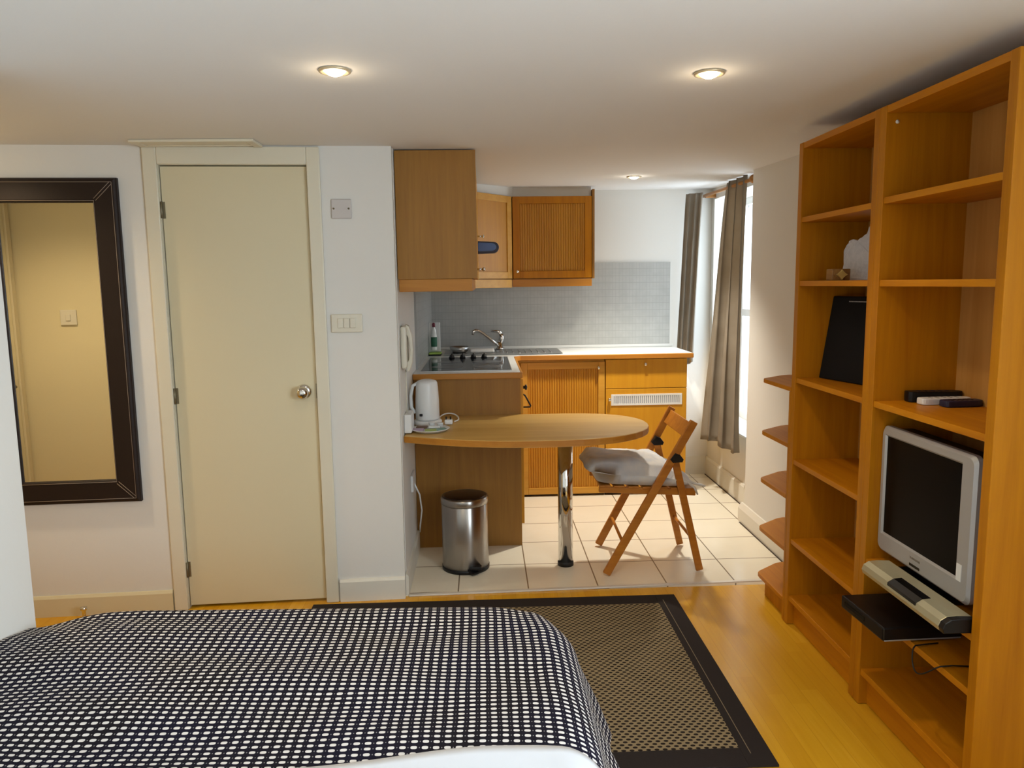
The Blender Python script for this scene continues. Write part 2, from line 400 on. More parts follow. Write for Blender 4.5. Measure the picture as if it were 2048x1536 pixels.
# wall behind the camera
b = MB().box(-1.5, 2.0, -2.1, -1.9, 0, 2.35)
struct(b.build('wall_front', 'wall'), 'plain wall behind the camera', 'wall')
w2 = thing('window_added', 'unseen white framed bedroom window added in the right wall behind the camera for its daylight', 'window', (1.70, -.1, .78), kind='structure')  # window added out of view as the source of the cool daylight
b = MB()
for (y0, y1, z0, z1) in ((-.95, -.90, .78, 1.92), (.70, .75, .78, 1.92), (-.90, .70, .78, .83), (-.90, .70, 1.87, 1.92), (-.13, -.07, .83, 1.87)):
    b.box(1.68, 1.74, y0, y1, z0, z1)
b.build('window_frame', 'white_gloss', w2)
MB().box(1.707, 1.713, -.90, -.13, .83, 1.87).box(1.707, 1.713, -.07, .70, .83, 1.87).build('pane', 'glass', w2)

# baseboards
def skirt(xf, s0, s1, h, th=.014, name='baseboard_back', mt='skirt', lab=None, sign=-1):
    b = MB(xf)
    b.prism([(0, 0), (sign*th, 0), (sign*th, h-.012), (sign*th*.5, h), (0, h)], s0, s1, axis='x')
    o = b.build(name, mt); return struct(o, lab, 'baseboard')
skirt(DX, -2.44, -1.43, .095, name='baseboard_back', mt='cream', lab='cream baseboard under the leather framed mirror')
skirt(DX, -.685, -.387, .105, name='baseboard_back', mt='skirt', lab='white baseboard right of the cream door')
b = MB().prism([(-.386, 0), (-.372, 0), (-.372, .095), (-.378, .105), (-.386, .105)], 3.44, 4.085, axis='y')
struct(b.build('baseboard_left', 'skirt'), 'white baseboard under the breakfast table', 'baseboard')
b = MB().prism([(1.56, 0), (1.532, 0), (1.532, .085), (1.55, .115), (1.56, .115)], 3.50, 4.44, axis='y').prism([(1.56, 0), (1.50+.05, 0), (1.55, .08), (1.56, .08)], -1.9, 1.7, axis='y')
struct(b.build('baseboard_right', 'skirt'), 'white boxed baseboard on the right wall beside the bookcase', 'baseboard')
b = MB().prism([(1.68, 0), (1.664, 0), (1.664, .125), (1.672, .14), (1.68, .14)], 4.41, 5.59, axis='y')
struct(b.build('baseboard_right', 'skirt'), 'white baseboard below the kitchen window', 'baseboard')
b = MB().box(1.405, 1.664, 5.575, 5.59, 0, .14)
struct(b.build('baseboard_back', 'skirt'), 'short white baseboard between drawers and window', 'baseboard')

struct(MB().box(1.655, 1.6635, 4.45, 5.57, .002, .004).build('shade_strip_1', 'gap_shade'), 'dark strip painting the shaded gap between tiles and the baseboard below the kitchen window', 'trim')  # flat strip on the tiles, coloured as the shade in the gap
struct(MB().box(1.524, 1.5315, 3.52, 4.40, .002, .004).build('shade_strip_2', 'gap_shade'), 'dark strip painting the shaded gap between tiles and the right wall baseboard beside the corner shelves', 'trim')  # same painted shade along the right wall baseboard

# ------------------------------------------------------------------ cream door
d1 = thing('door_1', 'plain cream door with round metal knob between mirror and kitchenette', 'door', (0, 0, 0), kind='structure')
MB(DX).box(DL, DR, .012, .05, .012, DT, .002).build('door_leaf', 'cream', d1)
b = MB(DX)
b.box(DL-.062, DL-.004, -.014, 0, 0, 2.045, .004).box(DR+.004, DR+.060, -.014, 0, 0, 2.045, .004).box(DL-.004, DR+.004, -.014, 0, DT+.005, 2.045, .004)
b.box(DL-.012, DL-.003, 0, .075, 0, DT+.012).box(DR+.003, DR+.012, 0, .075, 0, DT+.012).box(DL-.012, DR+.012, 0, .075, DT+.004, DT+.012)
b.build('door_frame', 'frame', d1)
kx = -.807
k = MB(DX).lathe([(0, -.062), (.014, -.061), (.024, -.054), (.029, -.042), (.027, -.030), (.016, -.020), (.013, -.010), (.013, .004)], (kx, 0, .985), 32, 'y')
k = k.build('door_knob', 'chrome', d1)
MB(DX).lathe([(.033, .012), (.033, .006), (.029, 0), (.013, -.002)], (kx, 0, .985), 32, 'y').build('rose', 'chrome', k)
MB(DX).box(DR-.002, DR+.003, .005, .014, .955, 1.02).build('latch_plate', 'brass_lock', d1)
for z in (1.783, .98, .184):
    MB(DX).tube([(DL-.002, .004, z-.035), (DL-.002, .004, z+.035)], .006, 10).box(DL, DL+.012, .008, .0125, z-.035, z+.035).build('hinge', 'brass_lock', d1)
# entrance door in the alcove (seen only in the mirror)
d2 = thing('door_2', 'cream entrance door with lever handle seen reflected in the mirror', 'door', (-2.5, 2.66, 0), kind='structure')
MB().box(-2.52, -2.48, 2.29, 3.03, .01, 1.97, .002).build('door_leaf', 'cream', d2)
MB().box(-2.46, -2.446, 2.24, 2.285, 0, 2.02, .003).box(-2.46, -2.446, 3.035, 3.09, 0, 2.02, .003).box(-2.46, -2.446, 2.285, 3.035, 1.975, 2.02, .003).build('door_frame', 'cream', d2)
h = MB().lathe([(.025, 0), (.025, .008), (.012, .012), (.012, .03)], (-2.48, 2.35, .93), 20, 'x').tube([(-2.446, 2.35, .93), (-2.446, 2.45, .928)], .009, 10).build('lever_handle', 'brass_lock', d2)

# ------------------------------------------------------------------ mirror
mr = thing('wall_mirror', 'tall wall mirror in a stitched dark brown leather frame', 'mirror', (-1.82, 3.33, .52))
ml, mrr, mb, mt_ = -2.118, -1.529, .519, 1.914; fw = .100
b = bmesh.new()
# profiled frame: outer edge thin, flat face
def frame_ring(bm, l, r, lo, hi, steps):
    rings = []
    for (ins, n_) in steps:
        rings.append([bm.verts.new(Vector(p)) for p in ((l+ins, n_, lo+ins), (r-ins, n_, lo+ins), (r-ins, n_, hi-ins), (l+ins, n_, hi-ins))])
    for P_, Q_ in zip(rings, rings[1:]):
        for i in range(4): bm.faces.new((P_[i], P_[(i+1) % 4], Q_[(i+1) % 4], Q_[i]))
    bmesh.ops.recalc_face_normals(bm, faces=list(bm.faces))
frame_ring(b, ml, mrr, mb, mt_, [(0, -.002), (0, -.020), (.004, -.027), (.012, -.030), (.090, -.030), (.098, -.026), (.102, -.016), (.102, -.004)])
q = MB(DX); q.merge(b); fr = q.build('frame', 'leather', mr)
q = MB(DX)
for ins in (.018, .094):
    y = -.0305
    P4 = [(ml+ins, y, mb+ins), (mrr-ins, y, mb+ins), (mrr-ins, y, mt_-ins), (ml+ins, y, mt_-ins)]
    for i in range(4):
        q.tube([P4[i], P4[(i+1) % 4]], .0012, 5)
for (sx, ox) in ((1, ml), (-1, mrr)):
    for (sz, oz) in ((1, mb), (-1, mt_)):
        for dd in (-.008, .008):
            q.tube([(ox+sx*(.018+max(dd, 0)), -.0305, oz+sz*(.018+max(-dd, 0))), (ox+sx*(.094+min(0, dd)+max(dd, 0)*.0), -.0305, oz+sz*(.094-max(dd, 0)))], .0012, 5)
q.build('stitching', 'stitch', fr)
MB(DX).box(ml+.100, mrr-.100, -.012, -.004, mb+.100, mt_-.100).build('mirror_glass', 'mirror', mr)

# ------------------------------------------------------------------ plates on walls
sw = thing('light_switch', 'white three-gang rocker switch on the wall right of the cream door', 'switch', (-.605, 3.40, 1.25))
MB(DX).box(-.672, -.536, -.012, -.0005, 1.247, 1.328, .004).build('plate', 'ivory', sw)
for i in range(3):
    MB(DX).box(-.644+i*.027, -.619+i*.027, -.017, -.012, 1.267, 1.310, .002).build('rocker', 'ivory', sw)
bp = thing('blank_plate', 'grey square blanking plate high on the wall right of the door', 'wall plate', (-.607, 3.40, 1.74))
MB(DX).box(-.651, -.565, -.010, -.0005, 1.742, 1.826, .004).build('plate', 'grey_plate', bp)
for sx in (-.640, -.576): MB(DX).lathe([(0, -.0135), (.004, -.013), (.004, -.010)], (sx, 0, 1.785), 12, 'y').build('screw', 'brass_lock', bp)
s2 = thing('light_switch', 'single light switch seen only as a reflection in the mirror', 'switch', (-2.19, 2.23, 1.26))
MB().box(-2.235, -2.15, 2.2255, 2.237, 1.255, 1.34, .003).build('plate', 'ivory', s2)
MB().box(-2.205, -2.18, 2.237, 2.243, 1.28, 1.315, .002).build('rocker', 'ivory', s2)
# ceiling access panel
h = thing('ceiling_hatch', 'cream ceiling access panel above the cream door', 'hatch', (-1.18, 3.3, 2.03))
b = MB(); 
for (x0, x1, y0, y1) in ((-1.42, -.92, 3.222, 3.247), (-1.42, -1.385, 3.247, 3.34), (-.955, -.92, 3.247, 3.362), (-1.385, -.955, 3.315, 3.334)):
    b.box(x0, x1, y0, y1, 2.038, 2.0495, .003)
b.build('frame', 'frame', h)
MB().box(-1.383, -.957, 3.249, 3.313, 2.040, 2.0495, .002).build('panel', 'frame', h)

# ------------------------------------------------------------------ ceiling spots
def spot(x, y, label, energy, col=WARM, size=130):
    z = ceil_z(y)
    t_ = thing('ceiling_spotlight', label, 'ceiling light', (x, y, z-.01), 'recessed ceiling spotlights')
    MB().lathe([(.033, -.0015), (.037, -.006), (.044, -.005), (.045, 0), (.043, .001)], (x, y, z-.001), 32).build('rim', 'brass', t_)
    MB().lathe([(0, -.016), (.012, -.0145), (.022, -.010), (.030, -.003), (.0315, -.0005)], (x, y, z-.001), 24).build('bulb', 'bulb', t_)
    l = light('spot_lamp', 'SPOT', (x, y, z-.03), energy, col, spot_size=math.radians(size), spot_blend=1, shadow_soft_size=.045)
    l.parent = t_; l.location = (0, 0, -.02)
    g = light('spot_glow', 'POINT', (x, y, z-.055), .26, col, shadow_soft_size=.02)
    g.parent = t_; g.location = (0, 0, -.045)
    return t_
spot(-.402, 2.238, 'round recessed ceiling spotlight above the bed, left of the two large ones', 20)
spot(.668, 2.276, 'round recessed ceiling spotlight nearest the bookcase', 20)
spot(.93, 4.70, 'small recessed ceiling spotlight over the kitchenette', 150, (1, .93, .80), 104)
spot(-2.05, 2.96, 'unseen recessed ceiling spotlight added to light the entrance alcove', 40, (1.0, .77, .48), 150)  # out-of-view lamp added for the warm alcove light

# ------------------------------------------------------------------ window and curtains
w1 = thing('window_1', 'tall white framed kitchen window in the right recess', 'window', (1.9, 5.04, WZ0), kind='structure')
b = MB()
for (y0, y1, z0, z1) in ((WY0, WY0+.05, WZ0, WZ1), (WY1-.05, WY1, WZ0, WZ1), (WY0+.05, WY1-.05, WZ0, WZ0+.06), (WY0+.05, WY1-.05, WZ1-.05, WZ1), (WY0+.05, WY1-.05, 1.20, 1.25)):
    b.box(1.885, 1.94, y0, y1, z0, z1)
b.build('window_frame', 'white_gloss', w1)
MB().box(1.908, 1.914, WY0+.05, WY1-.05, WZ0+.06, 1.20).box(1.908, 1.914, WY0+.05, WY1-.05, 1.25, WZ1-.05).build('pane', 'glass', w1)
MB().box(1.672, 1.885, WY0+.001, WY1-.001, WZ0-.0, WZ0+.015, .003).build('window_sill', 'white_gloss', w1)

rd = thing('curtain_rod', 'wooden curtain rod over the kitchen window', 'curtain rod', (1.60, 5.05, 2.06))
MB().tube([(1.605, 4.56, 2.045), (1.605, 5.56, 2.060)], .011, 14).build('pole', 'rod', rd)
MB().lathe([(0, -.05), (.02, -.045), (.026, -.028), (.02, -.012), (.011, 0)], (1.605, 4.56, 2.045), 20, 'y').build('finial', 'rod', rd)
MB().box(1.605, 1.68, 4.575, 4.60, 2.033, 2.057, .003).build('bracket', 'rod', rd)
MB().box(1.605, 1.68, 5.50, 5.53, 2.045, 2.072, .003).build('bracket', 'rod', rd)

def curtain(name, label, top, bot, zt, zb, folds, amp0, amp1, seed, mid=None):
    """top/bot = lists of (x,y) end points of the cloth line; waves across"""
    rnd = random.Random(seed); nu, nv = folds*14, 40
    bm = bmesh.new(); g = []
    ph = [rnd.uniform(-.6, .6) for _ in range(folds+2)]
    for j in range(nv+1):
        v = j/nv; row = []
        e = v**.8
        a = Vector(top[0]).lerp(Vector(bot[0]), e); c = Vector(top[1]).lerp(Vector(bot[1]), e)
        dirv = (c-a); n_ = Vector((-dirv.y, dirv.x)).normalized()
        amp = amp0+(amp1-amp0)*smoothstep(0, .9, v)
        for i in range(nu+1):
            u = i/nu; k_ = u*folds
            fold = math.sin(2*PI*k_+ph[int(k_) % len(ph)]*.3+.5*math.sin(3*v+u*4))
            fold = math.copysign(abs(fold)**.75, fold)
            uu = u+.10/folds*math.sin(2*PI*k_*2+1)
            p = a.lerp(c, uu)+n_*amp*fold*(1-.35*abs(math.sin(5*u+seed)))
            z = zt+(zb-zt)*v
            if v > .97: z += .012*math.sin(7*u+seed)
            row.append(bm.verts.new((p.x, p.y, z)))
        g.append(row)
    for j in range(nv):
        for i in range(nu):
            f = bm.faces.new((g[j][i], g[j][i+1], g[j+1][i+1], g[j+1][i])); f.smooth = True
    q = MB(); q.merge(bm); o = q.build(name, 'curtain')
    sol = o.modifiers.new('thickness', 'SOLIDIFY'); sol.thickness = .002
    return tag(o, label, 'curtain')
curtain('curtain', 'taupe curtain hanging nearest the bookcase, tapering wider to its hem', [(1.607, 4.64), (1.600, 5.02)], [(1.60, 4.62), (1.50, 5.10)], 2.085, .375, 3, .022, .038, 3)
curtain('curtain', 'narrow taupe curtain bunched beside the worktop end', [(1.575, 5.45), (1.475, 5.54)], [(1.525, 5.46), (1.425, 5.535)], 2.075, .86, 3, .014, .018, 8)

# ------------------------------------------------------------------ kitchenette base units
ZW = .977   # worktop height
o = thing('base_cabinet', 'brown laminate base cabinet end panel below the hob, behind the bin', 'cabinet', (-.1, 4.8, 0))
MB().box(-.384, .196, 4.092, 4.112, .002, .944, .001).build('end_panel', 'cab', o)
MB().box(-.384, .19, 4.112, 5.02, .10, .944).build('carcass', 'cab', o)
d_ = MB().box(.190, .212, 4.116, 4.60, .12, .935, .002).build('door', 'door_wood', o)
MB().tube([(.212, 4.20, .878), (.230, 4.20, .878)], .009, 12).lathe([(.014, 0), (.016, .009), (0, .014)], (.226, 4.20, .878), 16, 'x').build('knob', 'black', d_)
MB().tube([(.213, 4.20, .840), (.226, 4.20, .832), (.258, 4.20, .772), (.254, 4.20, .766), (.213, 4.20, .766)], .0045, 8).build('handle', 'black', d_)
MB().box(.190, .212, 4.604, 5.02, .12, .935, .002).build('door', 'door_wood', o)

o = thing('base_cabinet', 'base cabinet with wide reeded beech door under the sink', 'cabinet', (.53, 5.3, 0))
MB().box(.215, .812, 5.075, 5.585, .03, .944).build('carcass', 'door_wood', o)
MB().box(.215, .812, 5.078, 5.09, .002, .03).build('plinth', 'gap_shade', o)
def reeded_door(x0, x1, z0, z1, y, parent, rail=.045, xf=None, knob=None, mt='door_wood', nm='door'):
    fr_ = MB(xf)
    fr_.box(x0, x0+rail, y-.020, y, z0, z1, .002).box(x1-rail, x1, y-.020, y, z0, z1, .002)
    fr_.box(x0+rail, x1-rail, y-.020, y, z0, z0+rail, .002).box(x0+rail, x1-rail, y-.020, y, z1-rail, z1, .002)
    D = fr_.build(nm, 'door_pale' if mt == 'door_wood' else mt, parent)
    b = MB(xf); n = max(3, int((x1-x0-2*rail)/.016)); wv = (x1-x0-2*rail)/n
    for i in range(n):
        b.box(x0+rail+i*wv+.0012, x0+rail+(i+1)*wv-.0012, y-.012, y-.004, z0+rail, z1-rail, .0025, 1)
    b.box(x0+rail, x1-rail, y-.0085, y-.003, z0+rail, z1-rail)
    b.build('reeded_panel', M['reed'], D)
    if knob:
        kx_, kz_ = knob
        MB(xf).lathe([(0, -.024), (.009, -.022), (.011, -.014), (.006, -.006), (.005, 0)], (kx_, y-.020, kz_), 16, 'y').build('knob', 'chrome', D)
    return D
M['reed'] = wood('reeded_cherry', srgb(196, 138, 34), srgb(178, 118, 24), 'z', 1, .45, .6)
reeded_door(.245, .812, .018, .925, 5.073, o, .045, None, (.768, .885))
o = thing('base_cabinet', 'beech unit with one drawer over a plain door carrying a white vent grille', 'cabinet', (1.09, 5.3, 0))
MB().box(.818, 1.372, 5.075, 5.585, .03, .944).build('carcass', 'door_wood', o)
MB().box(.818, 1.372, 5.078, 5.09, .002, .03).build('plinth', 'gap_shade', o)
D = MB().box(.818, 1.370, 5.053, 5.073, .742, .938, .002).build('drawer_front', 'door_wood', o)
MB().lathe([(0, -.024), (.009, -.022), (.012, -.014), (.006, -.006), (.005, 0)], (1.085, 5.053, .905), 16, 'y').build('knob', 'chrome', D)
D = MB().box(.818, 1.370, 5.053, 5.073, .018, .738, .002).build('door', 'door_wood', o)
MB().lathe([(0, -.024), (.009, -.022), (.012, -.014), (.006, -.006), (.005, 0)], (.842, 5.053, .668), 16, 'y').build('knob', 'chrome', D)
b = MB().box(.855, 1.338, 5.049, 5.053, .626, .638).box(.855, 1.338, 5.049, 5.053, .690, .702).box(.855, .868, 5.049, 5.053, .638, .690).box(1.325, 1.338, 5.049, 5.053, .638, .690)
for i in range(34): b.box(.870+i*.01345, .870+i*.01345+.0075, 5.0495, 5.0525, .638, .690)
vg = b.build('vent_grille', 'white', D)
M['vent_gap'] = mat('blue_grey_vent', srgb(150, 158, 172), .6)
MB().box(.868, 1.325, 5.0525, 5.0529, .638, .690).build('backing', 'vent_gap', vg)

# worktops (one L-shaped slab)
wt = thing('worktop', 'white L-shaped kitchen worktop with beech front edge', 'worktop', (.3, 5.0, .945))
b = MB(); b.prism([(-.384, 4.082), (.196, 4.082), (.196, 4.99), (.236, 5.035), (1.402, 5.035), (1.402, 5.588), (-.384, 5.588)], ZW-.004, ZW, 0)
b.prism([(-.384, 4.082), (.196, 4.082), (.196, 4.99), (.236, 5.035), (1.402, 5.035), (1.402, 5.588), (-.384, 5.588)], .946, ZW-.0045, 0)
b.build('top', 'worktop', wt)
b = MB(); b.box(-.384, .206, 4.066, 4.081, .945, ZW-.001, .003).box(.197, .209, 4.082, 4.985, .945, ZW-.001, .003).bar((.203, 4.985, .961), (.240, 5.026, .961), .012, .031, (0, 0, 1), .002).box(.238, 1.405, 5.020, 5.034, .945, ZW-.001, .003)
b.build('front_edge', 'edge', wt)
MB().box(-.37, 1.402, 5.577, 5.588, ZW+.0005, ZW+.022, .004).build('upstand', 'worktop', wt)
# splashback tiles are part of the walls
struct(MB().box(-.374, 1.376, 5.5785, 5.59, ZW+.02, 1.596).build('wall_back', 'mosaic_x'), 'pale grey mosaic splashback on the back wall', 'splashback')
struct(MB().box(-.386, -.374, 4.30, 5.5785, ZW+.0, 1.475).build('wall_left', 'mosaic_y'), 'pale grey mosaic splashback on the left kitchen wall', 'splashback')

# hob
hb = thing('hob', 'black glass hob with four knobs set into the worktop', 'hob', (-.09, 4.5, ZW))
MB().box(-.345, .150, 4.165, 4.935, ZW+.0006, ZW+.006, .002).build('glass', 'hob', hb)
b = MB().box(-.349, .154, 4.160, 4.165, ZW+.0006, ZW+.005).box(-.349, .154, 4.935, 4.940, ZW+.0006, ZW+.005).box(.150, .154, 4.165, 4.935, ZW+.0006, ZW+.005).box(-.349, -.345, 4.165, 4.935, ZW+.0006, ZW+.005)
b.build('rim', 'steel_sat', hb)
M['ring'] = mat('cooking_zone_line', srgb(84, 86, 90), .2)
for (x_, y_, r_) in ((-.21, 4.36, .085), (.02, 4.34, .075), (-.21, 4.64, .07), (.02, 4.63, .09)):
    MB().lathe([(r_, 0), (r_+.004, .0003), (r_+.004, -.0003)], (x_, y_, ZW+.0064), 40).build('cooking_zone', 'ring', hb)
for i in range(4):
    x_ = -.205+i*.069
    MB().lathe([(.019, 0), (.019, .006), (.015, .012), (.013, .022), (0, .023)], (x_, 4.875, ZW+.006), 20).box(x_-.004, x_+.004, 4.855, 4.895, ZW+.012, ZW+.036, .002).build('knob', 'black', hb)

# sink with drainer
sk = thing('sink', 'stainless steel sink with drainer in the back worktop', 'sink', (.12, 5.33, ZW))
def slab_with_hole(bm, X0, X1, Y0, Y1, hx0, hx1, hy0, hy1, z):
    o_ = [(X0, Y0), (X1, Y0), (X1, Y1), (X0, Y1)]; i_ = [(hx0, hy0), (hx1, hy0), (hx1, hy1), (hx0, hy1)]
    a = [bm.verts.new((*p, z)) for p in o_]; c = [bm.verts.new((*p, z)) for p in i_]
    dn = [bm.verts.new((p[0]+(.02 if k in (0, 3) else -.02), p[1]+(.02 if k < 2 else -.02), z-.003)) for k, p in enumerate(i_)]
    lo = [bm.verts.new((*p, z-.0015)) for p in o_]
    for k in range(4):
        bm.faces.new((a[k], a[(k+1) % 4], c[(k+1) % 4], c[k])); bm.faces.new((c[k], c[(k+1) % 4], dn[(k+1) % 4], dn[k])); bm.faces.new((lo[k], lo[(k+1) % 4], a[(k+1) % 4], a[k]))
    bm.faces.new(dn); bmesh.ops.recalc_face_normals(bm, faces=list(bm.faces))
bm = bmesh.new(); slab_with_hole(bm, -.27, .535, 5.10, 5.53, -.22, .09, 5.15, 5.44, ZW+.006)
q = MB(); q.merge(bm); q.build('basin', 'steel_sat', sk)
b = MB()
for i in range(8): b.tube([(.16+i*.043, 5.16, ZW+.0065), (.16+i*.043, 5.46, ZW+.0065)], .004, 8)
b.build('drainer_ribs', 'steel_sat', sk)
tp = thing('mixer_tap', 'chrome mixer tap with long angled spout behind the sink', 'tap', (.118, 5.49, ZW+.008))
MB().lathe([(.030, 0), (.030, .008), (.022, .012), (.021, .05), (.0, .052)], (.118, 5.49, ZW+.008), 24).tube([(.118, 5.49, ZW+.03), (.130, 5.49, ZW+.09), (.128, 5.49, ZW+.118)], [.020, .019, .017], 16).build('body', 'chrome', tp)
MB().tube([(.128, 5.49, ZW+.122), (.10, 5.488, ZW+.138), (.055, 5.485, ZW+.141)], [.018, .010, .007], 12).build('lever', 'chrome', tp)
MB().tube([(.112, 5.48, ZW+.035), (.06, 5.46, ZW+.075), (0, 5.44, ZW+.125), (-.03, 5.43, ZW+.145), (-.055, 5.42, ZW+.150), (-.072, 5.415, ZW+.143), (-.076, 5.413, ZW+.118)], [.011, .010, .010, .010, .010, .010, .009], 14).build('spout', 'chrome', tp)
# things in and by the sink
o = MB().lathe([(0, .004), (.045, .004), (.062, .02), (.068, .046), (.065, .046), (.059, .022), (.04, .009), (0, .008)], (-.17, 5.30, ZW-.0), 32).build('bowl', 'steel_sat')
tag(o, 'small shiny metal bowl standing in the sink', 'bowl')
bm = bmesh.new()
q = MB().box(-.095, .075, 5.23, 5.33, ZW+.005, ZW+.030, .012, 3); o = q.build('dish', 'white'); tag(o, 'white oblong dish lying in the sink beside the metal bowl', 'dish')
sb = thing('dish_soap_bottle', 'small washing-up liquid bottle with green label and dark red cap in the corner', 'bottle', (-.335, 5.18, 1.0))
MB().lathe([(0, 0), (.018, 0), (.020, .01), (.020, .095), (.016, .13), (.009, .15), (.009, .158), (0, .158)], (-.335, 5.16, 1.012), 20).build('body', 'bottle', sb)
MB().lathe([(.0203, .025), (.0206, .03), (.0206, .085), (.0203, .09)], (-.335, 5.16, 1.012), 20).build('label_band', 'label', sb)
MB().lathe([(.011, .157), (.011, .178), (.006, .186), (0, .187)], (-.335, 5.16, 1.012), 16).build('cap', 'red', sb)
o = MB().box(-.374, -.295, 5.205, 5.215, .998, 1.198, .003).build('panel', 'white'); tag(o, 'white upright board leaning in the corner behind the soap bottle', 'board'); o.name = 'white_board'
sc = thing('scouring_sponge', 'yellow-green sponge with black scourer under the soap bottle', 'sponge', (-.335, 5.17, ZW))
MB().box(-.383+.012, -.288, 5.12, 5.222, ZW+.001, .986, .003).build('scourer', 'black_matt', sc)
MB().box(-.383+.012, -.288, 5.12, 5.222, .9862, .997, .004).build('foam', 'green', sc)

# ------------------------------------------------------------------ wall cabinets
o = thing('wall_cabinet', 'tall brown wall cabinet run with plain end panel reaching the ceiling', 'cabinet', (-.2, 3.5, 1.42))
MB().box(-.383, -.022, 3.50, 3.518, 1.478, 2.046, .001).build('end_panel', 'cab', o)
MB().box(-.383, -.045, 3.518, 4.955, 1.480, 2.046).build('carcass', 'cab', o)
MB().box(-.379, -.046, 3.508, 3.524, 1.421, 1.4775, .002).build('pelmet', 'edge', o)
MB().box(-.058, -.046, 3.526, 4.95, 1.421, 1.4775, .002).build('pelmet', 'edge', o)
for i, (y0, y1) in enumerate(((3.521, 4.00), (4.004, 4.48), (4.484, 4.95))):
    D = MB().box(-.0445, -.024, y0, y1, 1.480, 2.040, .002).build('door', 'door_wood', o)
    if i != 1:
        MB().tube([(-.024, y0+.05, 1.73 if i else 1.52), (.004, y0+.05, 1.73 if i else 1.52)], .005, 10).lathe([(.008, 0), (.010, .006), (.008, .012), (0, .013)], (.002, y0+.05, 1.73 if i else 1.52), 14, 'x').build('knob', 'chrome', D)
# blue visor
vz = MB(); bm = bmesh.new()
pts = []
for k in range(9): a = -PI/2+PI*k/8; pts.append((.066+.030*math.cos(a), 1.655+.030*math.sin(a)))
pts += [(-.022, 1.690), (-.022, 1.622)]
vz.prism(pts, 4.30, 4.42, .004, axis='y'); V_ = vz.build('hood_visor', 'navy', o)
pts = [(x_*.86-.002, (z_-1.655)*.70+1.657) for x_, z_ in pts]
MB().prism(pts, 4.296, 4.30, 0, axis='y').build('blue_panel', 'blue', V_)

o = thing('wall_cabinet', 'narrow diagonal corner wall cabinet beside the large end panel', 'cabinet', (0, 5.2, 1.43))
b = MB(); b.prism([(-.383, 4.957), (-.075, 4.957), (.20, 5.305), (.20, 5.577), (-.383, 5.577)], 1.482, 2.04); b.build('carcass', 'cab', o)
P0 = Vector((-.058, 4.965, 0)); P1 = Vector((.208, 5.284, 0)); dd_ = (P1-P0); Ld = dd_.length; dd_.normalize(); nn = Vector((-dd_.y, dd_.x, 0))
XD = Matrix(((dd_.x, nn.x, 0, P0.x), (dd_.y, nn.y, 0, P0.y), (0, 0, 1, 0), (0, 0, 0, 1)))
fr_ = MB(XD); r_ = .05
fr_.box(0, r_, -.0, .018, 1.488, 2.04, .002).box(Ld-r_, Ld, 0, .018, 1.488, 2.04, .002).box(r_, Ld-r_, 0, .018, 1.488, 1.488+.045, .002).box(r_, Ld-r_, 0, .018, 2.04-.045, 2.04, .002)
D = fr_.build('door', 'door_pale', o)
MB(XD).box(r_, Ld-r_, .007, .014, 1.533, 1.995).build('door_panel', 'reed', D)
MB(XD).box(0, Ld, .004, .016, 1.426, 1.4815, .002).build('pelmet', 'door_pale', o)
o = thing('wall_cabinet', 'beech wall cabinet with reeded door above the sink', 'cabinet', (.49, 5.4, 1.43))
MB().box(.212, .757, 5.302, 5.577, 1.482, 2.04).build('carcass', 'cab', o)
MB().box(.759, .775, 5.278, 5.577, 1.482, 2.085, .001).build('side_panel', 'cab', o)
reeded_door(.213, .756, 1.488, 2.04, 5.300, o, .048, None, (.24, 1.535), 'shelf')
MB().box(.206, .757, 5.284, 5.298, 1.430, 1.4815, .002).build('pelmet', 'edge', o)
# plaster filler above the corner cabinet; added over the sink cabinet to hide shade
struct(MB().prism([(-.386, 5.02), (-.06, 5.02), (.22, 5.33), (.757, 5.33), (.757, 5.59), (-.386, 5.59)], 2.042, 2.11).build('trim_2', 'wall'), 'white plaster filler above the corner wall cabinet, extended to cover the dark gap over the sink cabinet', 'trim')

# ------------------------------------------------------------------ breakfast table
bt = thing('breakfast_table', 'beech breakfast bar table with rounded end on a chrome leg', 'table', (.4, 3.77, 0))
out = [(-.383, 3.547), (-.30, 3.505), (-.16, 3.446), (-.05, 3.410), (.066, 3.385), (.2, 3.373), (.361, 3.377), (.45, 3.387), (.526, 3.405), (.59, 3.428), (.65, 3.460), (.71, 3.508), (.755, 3.560), (.79, 3.620), (.812, 3.69), (.82, 3.76), (.815, 3.835), (.795, 3.90), (.76, 3.96), (.71, 4.01), (.64, 4.05), (.55, 4.076), (.44, 4.088), (-.383, 4.088)]
tt = MB().prism(out, .712, .745, .003, 2).build('tabletop', 'table', bt)
bm = bmesh.new(); cols = []
for i, p in enumerate(out[:-1]):
    q0 = Vector(out[max(i-1, 0)]); q1 = Vector(out[i+1]) if i+1 < len(out) else Vector(p)
    t_ = (q1-q0).normalized(); n_ = Vector((t_.y, -t_.x)); P_ = Vector(p)
    cols.append([bm.verts.new((P_.x+n_.x*k, P_.y+n_.y*k, z)) for k, z in ((-.002, .714), (.0012, .7145), (.0012, .7425), (-.002, .743))])
for A_, B_ in zip(cols, cols[1:]):
    for k in range(4): bm.faces.new((A_[k], B_[k], B_[(k+1) % 4], A_[(k+1) % 4]))
bm.faces.new(cols[0]); bm.faces.new(cols[-1]); bmesh.ops.recalc_face_normals(bm, faces=list(bm.faces))
q = MB(); q.merge(bm); q.build('edge_band', 'edge', tt)
lg = MB().tube([(.405, 3.778, .022), (.405, 3.778, .711)], .038, 32).build('leg', 'chrome', bt)
MB().lathe([(.041, 0), (.041, .018), (.039, .0235), (0, .0235)], (.405, 3.778, .0025), 32).build('foot', 'rubber', lg)
